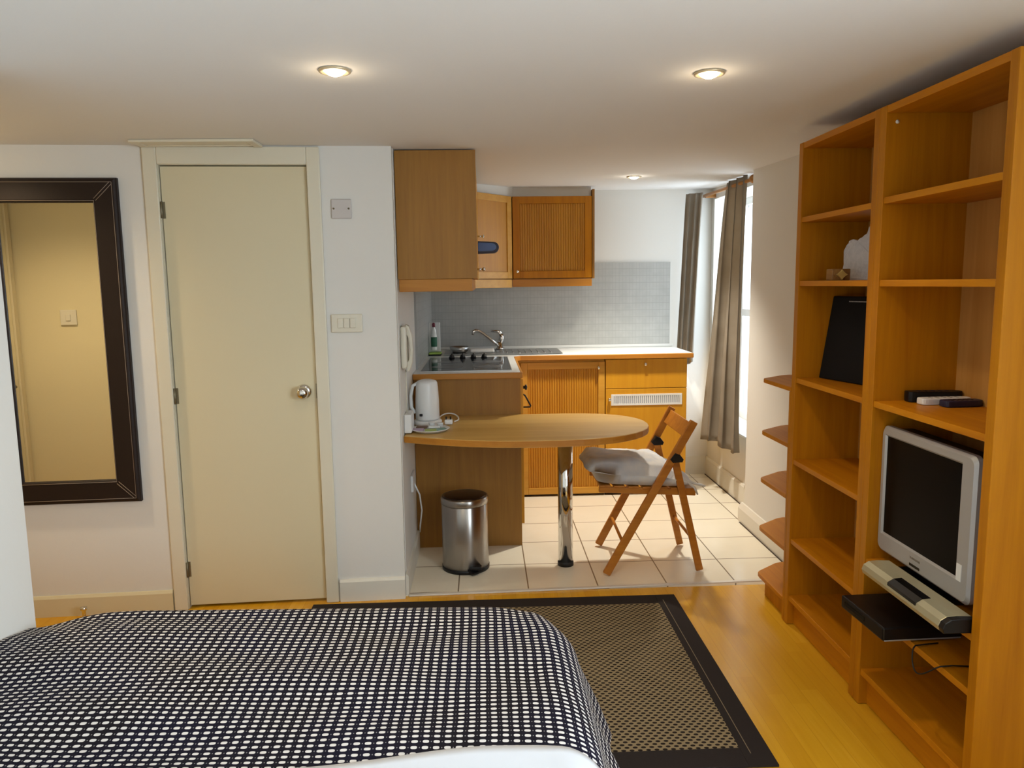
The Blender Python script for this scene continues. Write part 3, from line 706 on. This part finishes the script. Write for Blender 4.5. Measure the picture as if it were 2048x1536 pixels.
MB().lathe([(.055, 0), (.055, .006), (.040, .01)], (.405, 3.778, .700), 32).build('top_flange', 'chrome', lg)

# ------------------------------------------------------------------ folding chair
ch = thing('folding_chair', 'orange beech folding chair with cushion, drawn up to the table end', 'chair', (.83, 3.83, 0))
yn, yf = 3.612, 4.045
for y_ in (yn, yf):
    # long leg: front foot to the top of the back
    MB().bar((.590+.026*(y_ == yf), y_, .012), (1.018, y_, .775), .040, .020, (0, 1, 0)).build('long_leg', 'chair', ch)
for y_ in (yn+.024, yf-.024):
    MB().bar((1.066, y_, .010), (.928, y_, .600), .036, .018, (0, 1, 0)).build('rear_leg', 'chair', ch)
for y_ in (yn+.012, yf-.012):
    MB().prism([(.900, .590), (.925, .622), (.950, .612), (.968, .588), (.962, .574), (.915, .572)], y_-.024, y_+.024, .003, axis='y').build('joint_bracket', 'black', ch)
# seat frame and slats
MB().bar((.560, yn+.050, .432), (1.045, yn+.050, .405), .030, .020, (0, 1, 0)).build('seat_rail', 'chair', ch)
MB().bar((.560, yf-.050, .432), (1.045, yf-.050, .405), .030, .020, (0, 1, 0)).build('seat_rail', 'chair', ch)
for i in range(7):
    x_ = .590+i*.071; z_ = .450-(x_-.56)*.056
    MB().bar((x_, yn+.036, z_), (x_, yf-.036, z_), .056, .012, (0, 0, 1), .003).build('seat_slat', 'chair', ch)
MB().bar((.993, yn+.010, .728), (.993, yf-.010, .728), .012, .078, (.495, 0, .87), .003).build('back_slat', 'chair', ch)
MB().tube([(.675, yn, .165), (.69, yf, .165)], .008, 10).build('stretcher', 'chair', ch)
MB().tube([(1.03, yn+.02, .17), (1.03, yf-.02, .17)], .008, 10).build('stretcher', 'chair', ch)
# cushion
bm = bmesh.new(); bmesh.ops.create_cube(bm, size=2)
bmesh.ops.subdivide_edges(bm, edges=list(bm.edges), cuts=15, use_grid_fill=True)
rnd = random.Random(4)
for v in bm.verts:
    x_, y_, z_ = v.co
    e_ = (1-abs(x_)**6)*(1-abs(y_)**6); r = max(e_, 0)**.38
    X_ = .780+x_*.258*(1-.04*y_*y_); Y_ = 3.828+y_*.205*(1-.05*x_*x_)
    low = .4625-(X_-.56)*.056+.001
    high = low+.118-.070*smoothstep(.25, 1.0, x_)
    mid_ = low+(high-low)*(.45+.10*smoothstep(-.6, -1, x_)); k_ = (z_+1)/2
    w_ = .011*math.sin(15*X_+7*Y_)*math.cos(19*Y_-4)+.006*math.sin(41*X_+23*Y_)
    lo_, hi_ = mid_+(low-mid_)*min(1, r*1.25), mid_+(high+w_-mid_)*r
    v.co = (X_-.025*smoothstep(-.5, -1, x_)*k_+.004*math.sin(30*Y_)*(1-r), Y_, lo_+(hi_-lo_)*k_)
for f in bm.faces: f.smooth = True
q = MB(); q.merge(bm); cu = q.build('seat_cushion', 'cushion'); tag(cu, 'light grey crumpled cushion lying on the folding chair', 'cushion')
b = MB().tube([(.985, 3.66, .470), (1.03, 3.62, .462), (1.06, 3.60, .458), (1.075, 3.595, .455)], [.009, .006, .007, .003], 8).tube([(.985, 3.68, .474), (1.02, 3.59, .450), (1.035, 3.585, .415)], [.009, .006, .004], 8)
b.build('tie', 'cushion', cu)

# ------------------------------------------------------------------ pedal bin
pb = thing('pedal_bin', 'brushed steel pedal bin with dark lid under the table', 'bin', (-.112, 3.79, 0))
c_ = (-.112, 3.79, 0)
MB().lathe([(.116, .018), (.119, .020), (.119, .343), (.116, .346)], c_, 48).build('body', 'steel', pb)
MB().lathe([(.122, .003), (.122, .020), (.117, .022)], c_, 48).build('base_ring', 'black', pb)
MB().lathe([(.119, .347), (.122, .349), (.122, .376), (.118, .382), (.112, .383)], c_, 48).build('lid_rim', 'steel', pb)
M['lid'] = mat('dark_steel_lid', srgb(70, 56, 50), .28, .9)
MB().lathe([(.114, .3835), (.10, .387), (.06, .391), (0, .392)], c_, 48).build('lid', 'lid', pb)
MB().bar((-.085, 3.69, .030), (-.060, 3.655, .012), .046, .010, (0, 0, 1), .003).box(-.090, -.03, 3.66, 3.70, .028, .045, .004).build('pedal', 'black', pb)

# ------------------------------------------------------------------ kettle and clutter on the table
ZT = .746
kt = thing('kettle', 'white plastic jug kettle on the breakfast table', 'kettle', (-.295, 3.84, ZT))
kc = (-.292, 3.84, ZT+.001)
MB().lathe([(.070, 0), (.072, .004), (.072, .018), (.066, .024), (0, .024)], kc, 32).build('power_base', 'white', kt)
MB().lathe([(.062, .026), (.066, .035), (.065, .12), (.061, .19), (.058, .212), (.052, .222), (.03, .229), (0, .231)], kc, 36, sx=.92, sy=1.05).build('body', 'white', kt)
MB().tube([(kc[0]-.045, kc[1]-.01, kc[2]+.212), (kc[0]-.070, kc[1]-.012, kc[2]+.20), (kc[0]-.082, kc[1]-.014, kc[2]+.15), (kc[0]-.080, kc[1]-.014, kc[2]+.09), (kc[0]-.062, kc[1]-.01, kc[2]+.06)], .009, 12).build('handle', 'white', kt)
MB().box(kc[0]-.035, kc[0]-.020, kc[1]-.076, kc[1]-.066, kc[2]+.052, kc[2]+.064, .002).build('switch', 'black', kt)
tr_ = thing('tray', 'small white oval tray of sachets on the breakfast table', 'tray', (-.27, 3.66, ZT))
MB().lathe([(0, 0), (.080, 0), (.092, .010), (.095, .011), (.092, .013), (.078, .004), (0, .004)], (-.268, 3.665, ZT+.001), 36, sx=1.0, sy=1.05).build('dish', 'white', tr_)
rnd = random.Random(11)
M['sach_g'] = mat('green_sachet', srgb(150, 166, 90), .5); M['sach_b'] = mat('teal_sachet', srgb(120, 150, 140), .5); M['sach_y'] = mat('mauve_sachet', srgb(170, 150, 170), .5); M['sach_d'] = mat('brown_sachet', srgb(96, 70, 50), .5)
for i, (x_, y_, mname, lab) in enumerate(((-.325, 3.64, 'sach_y', 'mauve sachet at the left of the white tray'), (-.262, 3.62, 'sach_g', 'olive green sachet at the front of the white tray'), (-.215, 3.64, 'sach_b', 'pale teal sachet at the right of the white tray'), (-.310, 3.69, 'sach_d', 'brown sachet behind the mauve one on the tray'), (-.250, 3.70, 'white', 'white sachet at the back of the tray'))):
    a = rnd.uniform(-.5, .5); xf = Matrix.Translation((x_, y_, ZT+.0075+.0035*(i > 2))) @ Matrix.Rotation(a, 4, 'Z') @ Matrix.Rotation(.10, 4, 'X')
    o = MB(xf).box(-.028, .028, -.018, .018, -.001, .006, .0028).build('sachet', mname); tag(o, lab, 'sachet', 'sachets on the tray')
for i, (x_, y_, lab) in enumerate(((-.262, 3.735, 'small white milk pot next to the kettle base, left of its twin'), (-.222, 3.728, 'small white milk pot next to the kettle base, right of its twin'))):
    o = MB().lathe([(0, 0), (.011, 0), (.016, .022), (.018, .023), (0, .0235)], (x_, y_-.02, ZT+.0065), 16).build('milk_pot', 'white'); tag(o, lab, 'milk pot', 'milk pots on the tray')
b = MB(); pts = []
for k in range(26):
    a = -.9+k/25*4.3; pts.append((-.190+.052*math.cos(a), 3.93+.075*math.sin(a), ZT+.006+.020*max(0, math.sin(a))))
b.tube(pts, .0035, 8)
cb = thing('power_plug', 'white plug on a coiled white cable behind the tray', 'plug', (-.19, 3.85, ZT))
b.build('cable', 'white', cb)
MB().box(-.205, -.165, 3.80, 3.845, ZT+.002, ZT+.026, .006).build('plug_body', 'white', cb)
for dx in (-.012, .010): MB().tube([(-.185+dx, 3.822, ZT+.026), (-.185+dx, 3.822, ZT+.040)], .004, 8).build('pin', 'black', cb)

# intercom handset on the kitchen's left wall
ic = thing('intercom_handset', 'ivory intercom handset on the left kitchen wall above the kettle', 'intercom', (-.37, 3.60, 1.05))
MB().box(-.3855, -.358, 3.53, 3.66, 1.065, 1.262, .010).build('wall_plate', 'ivory', ic)
b = MB(); pr = [(-.364, 1.045), (-.352, 1.050), (-.338, 1.085), (-.332, 1.15), (-.337, 1.22), (-.350, 1.262), (-.364, 1.270), (-.366, 1.235), (-.352, 1.205), (-.346, 1.15), (-.352, 1.105), (-.366, 1.08)]
b.prism(pr, 3.575, 3.625, .004, axis='y'); b.build('handset', 'ivory', ic)
cd = MB().tube([(-.372, 3.60, 1.055), (-.370, 3.602, .98), (-.372, 3.605, .90), (-.375, 3.62, .835)], .003, 8); cd.build('cord', 'ivory', ic)
so = thing('wall_socket', 'white surface-mounted socket box on the wall at the table edge', 'socket', (-.37, 3.7, ZT))
MB().box(-.3855, -.350, 3.58, 3.72, ZT+.004, .84, .006).build('box', 'white', so)
s3 = thing('wall_socket', 'white socket low on the left wall under the breakfast table', 'socket', (-.38, 3.85, .4))
MB().box(-.3855, -.372, 3.80, 3.945, .40, .485, .003).build('plate', 'white', s3)
MB().tube([(-.372, 3.86, .43), (-.35, 3.90, .36), (-.345, 3.95, .26), (-.36, 3.99, .16), (-.365, 4.03, .115)], .004, 8).build('cable', 'white', s3)

# ------------------------------------------------------------------ bookcase
FX, BX = 1.265, 1.545; TH = .02
def bay(name, label, y0, y1, shelves, t0=.035, t1=.035, base=.13):
    """y0 near side (outer), y1 far side (outer)"""
    o = thing(name, label, 'bookcase', ((FX+BX)/2, (y0+y1)/2, 0))
    MB().box(FX, BX, y0, y0+t0, .002, 1.985, .0015).build('side_panel', 'shelf', o)
    MB().box(FX, BX, y1-t1, y1, .002, 1.985, .0015).build('side_panel', 'shelf', o)
    MB().box(FX+.002, BX, y0+t0, y1-t1, 1.962, 1.985, .0015).build('top_panel', 'shelf_h', o)
    MB().box(BX-.006, BX, y0+t0, y1-t1, .10, 1.962).build('back_panel', 'shelf_back', o)
    MB().box(FX+.03, FX+.045, y0+t0, y1-t1, .002, base-.022).build('plinth', 'shelf_h', o)
    for z in [base]+shelves:
        MB().box(FX+.004, BX-.006, y0+t0, y1-t1, z-TH-(.002 if z == base else 0), z, .0015).build('shelf', 'shelf_h', o)
    return o
bk2 = bay('bookcase', 'nearer tall cherry bookcase bay holding the television', 1.812, 2.440, [.367, .521, 1.056, 1.447, 1.705], .034, .035)
bk1 = bay('bookcase', 'farther tall cherry bookcase bay beside the corner shelves', 2.441, 3.060, [.378, .717, 1.056, 1.447, 1.697])
MB().lathe([(0, -.003), (.006, -.002), (.006, 0)], (1.300, 2.4045, 1.935), 12, 'y').build('screw_cap', 'white', bk2)
# end unit of low corner shelves
cs = thing('corner_shelf_unit', 'low open corner shelf unit with angled shelves at the far end of the bookcase', 'shelf unit', (1.4, 3.2, 0))
MB().box(FX, BX, 3.062, 3.080, .002, .993, .0015).build('side_panel', 'shelf', cs)
MB().box(BX-.016, BX, 3.080, 3.488, .002, .993, .0015).build('back_panel', 'shelf', cs)
shp = [(FX, 3.081), (BX-.017, 3.081), (BX-.017, 3.488), (1.42, 3.484), (1.385, 3.470), (1.272, 3.378), (1.262, 3.362), (1.260, 3.34)]
for z in (.773, .552, .323, .10):
    MB().prism(shp, z-.018, z, .0015).build('shelf', 'shelf_h', cs)
MB().prism([(FX, 3.0615), (BX, 3.0615), (BX, 3.488), (1.42, 3.484), (1.385, 3.470), (1.272, 3.378), (1.262, 3.362), (1.260, 3.34)], .994, 1.012, .0015).build('shelf', 'shelf_h', cs)
MB().prism([(FX+.02, 3.085), (BX-.03, 3.085), (BX-.03, 3.38), (1.43, 3.44), (1.30, 3.36), (1.285, 3.33)], .002, .08).build('plinth', 'shelf', cs)

# things on the bookcase
def slanted(name, label, cat, P, Q, z0, z1, th, m, lean=0):
    """upright slab: footprint line P->Q, thickness th behind, leaning back by lean at its top"""
    P = Vector((*P, 0)); Q = Vector((*Q, 0)); u = (Q-P); L = u.length; u.normalize(); n_ = Vector((-u.y, u.x, 0))
    if n_.x < 0: n_ = -n_
    xf = Matrix(((u.x, n_.x, 0, P.x), (u.y, n_.y, 0, P.y), (0, 0, 1, 0), (0, 0, 0, 1)))
    b = MB(xf); bm = bmesh.new(); bmesh.ops.create_cube(bm, size=1)
    for v in bm.verts:
        k_ = v.co.z+.5
        v.co = Vector(((v.co.x+.5)*L, (v.co.y+.5)*th+lean*k_, z0+k_*(z1-z0)))
    bmesh.ops.bevel(bm, geom=list(bm.edges), offset=.004, segments=2, profile=.5, affect='EDGES')
    b.merge(bm); return b, xf, L
root = thing('black_case', 'flat black case standing upright in the farther bookcase bay', 'case', (1.40, 2.95, 1.057))
b, xf, L_ = slanted('x', '', '', (1.355, 3.01), (1.430, 2.70), 1.0575, 1.385, .022, None, .055)
b.build('shell', 'black_matt', root)
b = MB(xf)
xx = L_*.32
for i in range(14):
    wd = random.uniform(.004, .008)
    b.box(xx, xx+wd, .0508-.004, .0508-.0030, 1.3635, 1.3675); xx += wd+.0022
b.build('pale_lettering', 'silver', root)
# marble ornament : stepped rugged stone
bm = bmesh.new()
outl = [(0, 0), (.215, 0), (.225, .06), (.228, .12), (.222, .165), (.215, .20), (.18, .205), (.165, .196), (.150, .168), (.128, .160), (.105, .150), (.085, .157), (.060, .152), (.045, .138), (.030, .122), (.022, .10), (.024, .06), (.02, .02)]
P0 = Vector((1.395, 2.955, 1.4478)); u_ = Vector((.18, -.95, 0)).normalized(); n_ = Vector((.95, .18, 0)).normalized()
fr0, bk0 = [], []
for (a, z_) in outl:
    j_ = random.uniform(-.004, .004)
    fr0.append(bm.verts.new(P0+u_*(a+j_*(z_ > 0))+Vector((0, 0, z_+j_*(z_ > 0))))); bk0.append(bm.verts.new(P0+u_*(a*.9+.01)+n_*(.05+j_)+Vector((0, 0, z_*.93))))
bm.faces.new(fr0); bm.faces.new(bk0[::-1])
for i in range(len(outl)):
    k_ = (i+1) % len(outl); bm.faces.new((fr0[i], fr0[k_], bk0[k_], bk0[i]))
bmesh.ops.recalc_face_normals(bm, faces=list(bm.faces))
bmesh.ops.triangulate(bm, faces=list(bm.faces)); bmesh.ops.subdivide_edges(bm, edges=list(bm.edges), cuts=2)
for v in bm.verts:
    if v.co.z > 1.452: v.co += Vector((random.uniform(-.0015, .0015), random.uniform(-.001, .001), random.uniform(-.001, .001)))
q = MB(); q.merge(bm); o = q.build('stone_ornament', 'rock'); tag(o, 'rugged stepped white marble stone ornament on the farther bookcase shelf', 'ornament')
tb = thing('trinket_box', 'tiny wooden box with gold star flower in front of the marble stone', 'box', (1.33, 2.825, 1.448))
MB().box(1.296, 1.366, 2.80, 2.85, 1.4478, 1.490, .003).build('box', 'box_wood', tb)
b = MB(); pts = []
for k in range(16):
    a = 2*PI*k/16; r = .021 if k % 4 == 0 else (.013 if k % 2 == 0 else .014); pts.append((1.330+r*math.sin(a), 1.4685+r*.9*math.cos(a)))
b.prism(pts, 2.788, 2.7995, .001, axis='y'); b.build('star', 'goldstar', tb)
# remotes
def remote(label, c, ang, L, W, H, body, btn, tilt=0, up=False):
    xf = Matrix.Translation(c) @ Matrix.Rotation(ang, 4, 'Z') @ Matrix.Rotation(tilt, 4, 'X')
    r = thing('remote_control', label, 'remote control', c, 'remote controls above the television')
    o = MB(xf); pts = []
    for k in range(24):
        a = 2*PI*k/24; cx_, sx_ = math.cos(a), math.sin(a)
        pts.append((L/2*math.copysign(abs(cx_)**.35, cx_), W/2*math.copysign(abs(sx_)**.45, sx_)*(1-.12*cx_)))
    o.prism(pts, 0, H, .003); o.build('body', body, r)
    b = MB(xf)
    for i in range(5):
        for j in range(2):
            b.box(-L*.30+i*L*.13, -L*.30+i*L*.13+.007, -W*.20+j*W*.28, -W*.20+j*W*.28+.006, H+.0001, H+.0014, .0008, 1)
    b.build('buttons', btn, r); return r
remote('long black remote control at the back of the remotes', (1.448, 2.374, 1.0568), math.radians(-3), .175, .044, .034, 'black', 'navy')
remote('pale grey remote control between the two black ones', (1.452, 2.322, 1.0568), math.radians(2), .165, .044, .020, 'white', 'silver')
remote('short dark remote control in front of the others', (1.474, 2.270, 1.0568), math.radians(4), .125, .046, .020, 'navy', 'black')

# television
tv = thing('television', 'silver framed flat television in the nearer bookcase bay', 'television', (1.33, 2.17, .521))
TY0, TY1, TZ0, TZ1, TX = 1.922, 2.402, .560, .978, 1.300
def rrect(y0, y1, z0, z1, r, n=6):
    pts = []
    for (cy_, cz_, a0) in ((y1-r, z1-r, 0), (y0+r, z1-r, 90), (y0+r, z0+r, 180), (y1-r, z0+r, 270)):
        for k in range(n+1):
            a = math.radians(a0+90*k/n); pts.append((cy_+r*math.cos(a), cz_+r*math.sin(a)))
    return pts
SY0, SY1, SZ0, SZ1 = 1.984, 2.374, .625, .945
bm = bmesh.new()
o1 = rrect(TY0, TY1, TZ0, TZ1, .022); i1 = rrect(SY0, SY1, SZ0, SZ1, .002)
def ring(pts, x): return [bm.verts.new((x, p[0], p[1])) for p in pts]
sh = lambda pts, d: [(p[0]+(d if p[0] < 2.16 else -d), p[1]+(d if p[1] < .78 else -d)) for p in pts]
Rg = [ring(o1, TX+.022), ring(o1, TX+.008), ring(sh(o1, .008), TX), ring(sh(i1, -.006), TX), ring(i1, TX+.006)]
for P_, Q_ in zip(Rg, Rg[1:]):
    n = len(P_)
    for i in range(n):
        f = bm.faces.new((P_[i], P_[(i+1) % n], Q_[(i+1) % n], Q_[i]))
bmesh.ops.recalc_face_normals(bm, faces=list(bm.faces))
q = MB(); q.merge(bm); bz = q.build('bezel', 'silver', tv)
MB().box(TX+.0062, TX+.012, SY0-.002, SY1+.002, SZ0-.002, SZ1+.002).build('screen', 'screen', tv)
MB().prism(rrect(TY0+.003, TY1-.02, TZ0+.006, TZ1-.006, .03), TX+.0225, TX+.085, .008, axis='x').prism(rrect(TY0+.06, TY1-.08, TZ0+.05, TZ1-.06, .04), TX+.08, TX+.15, .02, axis='x').build('back_shell', 'black', tv)
MB().box(TX-.0012, TX+.001, 2.150, 2.205, .575, .583, .001).build('ir_window', 'black_gloss', bz)
b = MB()
for i in range(7): b.box(TX-.0006, TX+.001, 2.150+i*.008, 2.150+i*.008+.005, .598, .604)
b.build('brand_lettering', 'steel', bz)
st = MB().box(TX-.0012, TX+.001, SY0-.030, SY0-.008, .620, .668).build('sticker', 'white', bz)
MB().box(TX+.01, TX+.13, 2.02, 2.30, .5218, .534, .005).box(TX+.045, TX+.085, 2.10, 2.22, .530, .575, .004).build('foot', 'black', tv)
# silver bar in front of the television
sp = thing('silver_console_bar', 'champagne rounded bar with dark display lying in front of the television', 'console', (1.24, 2.07, .522))
pr = [(1.196, .5225), (1.192, .535), (1.198, .550), (1.214, .560), (1.240, .562), (1.280, .560), (1.290, .552), (1.290, .5225)]
MB().prism(pr, 1.872, 2.285, .002, axis='y').build('body', 'gold', sp)
MB().prism([(x_-.0006 if x_ < 1.25 else x_+.0004, z_+(.0006 if z_ > .53 else -.0)) for x_, z_ in pr], 1.850, 1.8715, .002, axis='y').build('end_cap', 'black', sp)
pd = [(1.1955, .532), (1.1975, .5505), (1.2135, .5608), (1.238, .5628), (1.238, .5615), (1.214, .5595), (1.1985, .5495), (1.1965, .533)]
MB().prism([(x_-.002 if x_ < 1.2 else x_, z_) for x_, z_ in pd], 1.985, 2.135, 0, axis='y').build('display', 'black_gloss', sp)
# black player below, sticking out
pl = thing('dvd_player', 'flat black disc player sticking out of the shelf below the television', 'disc player', (1.30, 2.25, .368))
xfp = Matrix.Translation((1.30, 2.245, .368)) @ Matrix.Rotation(math.radians(2), 4, 'Z')
MB(xfp).box(-.125, .125, -.125, .125, .004, .046, .005).build('case', 'black', pl)
MB(xfp).box(-.1262, -.1248, -.02, .10, .020, .032).build('disc_slot', 'black_gloss', pl)
MB(xfp).box(-.12, .12, -.1262, -.1248, .004, .008).build('edge_trim', 'silver', pl)
b = MB(); pts = []
for k in range(30):
    a = PI*k/29; pts.append((1.262-.030*math.sin(a)**.6, 2.085-.125*(k/29), .372-.050*math.sin(a)))
b.tube([(1.34, 2.10, .3705), (1.29, 2.09, .372)]+pts+[(1.30, 1.965, .371), (1.40, 1.95, .371)], .0022, 8)
tag(b.build('black_cable', 'rubber'), 'thin black cable looping over the shelf edge under the disc player', 'cable')

# ------------------------------------------------------------------ bed
bd = thing('bed', 'double bed with its far end towards the cream door', 'bed', (-.6, 1.2, 0))
MB().box(-1.30, .19, .22, 2.10, .10, .26, .01).build('base', 'black_matt', bd)
MB().box(-1.31, .19, .20, 2.11, .26, .455, .04, 4).build('mattress', 'sheet', bd)
for (x_, y_) in ((-1.22, .32), (.12, .32), (-1.22, 2.0), (.12, 2.0)):
    MB().tube([(x_, y_, .014), (x_, y_, .10)], .025, 16).build('leg', 'black', bd)

def spread_pt(s, t_, lift=0.0, far=True):
    """s across (metres, 0 = bed's right top edge), t_ along (metres, 0 = far top edge)"""
    XR = .138; top = .503+lift
    yF = 2.150-.045*(min(s+XR, XR)+.5)
    # right hand drop
    def drop(a, R_=.11, flare=.36):
        if a <= 0: return a, 0.0
        arc = R_*PI/2*.92
        if a < arc:
            th = a/R_; return R_*math.sin(th), R_*(1-math.cos(th))
        th = arc/R_; hx, hz = R_*math.sin(th), R_*(1-math.cos(th)); e_ = a-arc
        return hx+flare*e_, hz+e_*math.sqrt(1-flare*flare)
    hx, hz = drop(s)
    hy, hz2 = drop(t_, .09, .10) if far else (t_, 0)
    x = XR+hx; y = yF+hy
    z = top-hz-hz2*(1 if s <= 0 else .8)
    # round the far right corner
    if s > -.15 and t_ > -.15:
        k_ = smoothstep(-.15, .12, s)*smoothstep(-.15, .10, t_); y -= .07*k_; x -= .045*k_
    # falls away towards the far left corner and the wall
    left = smoothstep(-1.00, -1.38, x)
    z -= .016*left; z -= .022*smoothstep(-.12, .02, t_)*smoothstep(-1.12, -1.34, x)
    y += -.03*smoothstep(-1.20, -1.36, x)*smoothstep(-.3, 0, t_)
    # gentle wrinkles
    amp = .004*(1-smoothstep(-.05, .05, s))
    z += amp*(math.sin(9*y+3*x)+.8*math.sin(17*y-4*x+1)+.5*math.sin(31*y+6*x))*(1-smoothstep(-.03, .03, t_))
    if s > .1:
        x += .012*(math.sin(16*y)+.6*math.sin(37*y+1))*smoothstep(.1, .35, s)
    return Vector((x, y, max(z, .02)))
def cloth(name, s0, s1, ns, t0, t1, nt, m, lift=0, edge=None, thick=.006):
    bm = bmesh.new(); uvl = bm.loops.layers.uv.new('uv'); g = []; st_ = []
    for j in range(nt+1):
        row = []; rr_ = []
        for i in range(ns+1):
            s = s0+(s1-s0)*i/ns; q_ = j/nt
            tt = t0+(t1-t0)*q_
            if edge: tt += edge(s)*(1-q_)
            row.append(bm.verts.new(spread_pt(s, tt, lift))); rr_.append((s, tt))
        g.append(row); st_.append(rr_)
    for j in range(nt):
        for i in range(ns):
            f = bm.faces.new((g[j][i], g[j][i+1], g[j+1][i+1], g[j+1][i])); f.smooth = True
            for lp, (jj, ii) in zip(f.loops, ((j, i), (j, i+1), (j+1, i+1), (j+1, i))):
                lp[uvl].uv = st_[jj][ii]
    me = bpy.data.meshes.new(name); bm.to_mesh(me); bm.free(); me.materials.append(M[m])
    o = bpy.data.objects.new(name, me); C.objects.link(o)
    so_ = o.modifiers.new('thickness', 'SOLIDIFY'); so_.thickness = thick; so_.offset = -1
    return o
o = cloth('bedspread', -1.492, .42, 150, -.78, .34, 110, 'spread')
tag(o, 'black bedspread woven with rows of white dashes on the bed', 'bedspread')
# white duvet folded over the near part of the spread
o = cloth('duvet', -1.490, .36, 110, -.690, -1.92, 60, 'sheet', .014, lambda s: -.065*smoothstep(-.12, -.60, s)-.10*smoothstep(.0, .30, s), .012)
o.modifiers[0].offset = 1
tag(o, 'white duvet at the very bottom of the photo over the near end of the bed', 'duvet')

# ------------------------------------------------------------------ rug
rg = thing('rug', 'beige dotted woven rug with dark border beside and under the bed', 'rug', (.03, 2.72, 0))
RX0, RX1, RY0, RY1 = -.80, .865, 2.082, 3.352; bw = .092
MB().box(RX0+bw, RX1-bw, RY0+bw, RY1-bw, .0015, .0075).build('woven_field', 'rug', rg)
b = MB().box(RX0, RX0+bw, RY0, RY1, .001, .0085, .002).box(RX1-bw, RX1, RY0, RY1, .001, .0085, .002).box(RX0+bw, RX1-bw, RY0, RY0+bw, .001, .0085, .002).box(RX0+bw, RX1-bw, RY1-bw, RY1, .001, .0085, .002)
bo = b.build('border', 'rug_border', rg)
b = MB(); 
for (p, q_) in (((RX1-bw*.72, RY0+.06), (RX1-bw*.72, RY1-.06)), ((RX0+bw*.72, RY0+.06), (RX0+bw*.72, RY1-.06))):
    b.box(p[0]-.0012, p[0]+.0012, p[1], q_[1], .0085, .0092)
b.build('stitch_line', 'rug_line', bo)
# little door stop just peeking over the bedspread
ds = MB().lathe([(.016, 0), (.016, .004), (.008, .008), (.008, .045), (.014, .050), (.014, .062), (0, .066)], (-1.782, 3.262, .002), 20).build('door_stop', 'chrome')
tag(ds, 'tiny chrome door stop on the floor at the left baseboard', 'door stop')
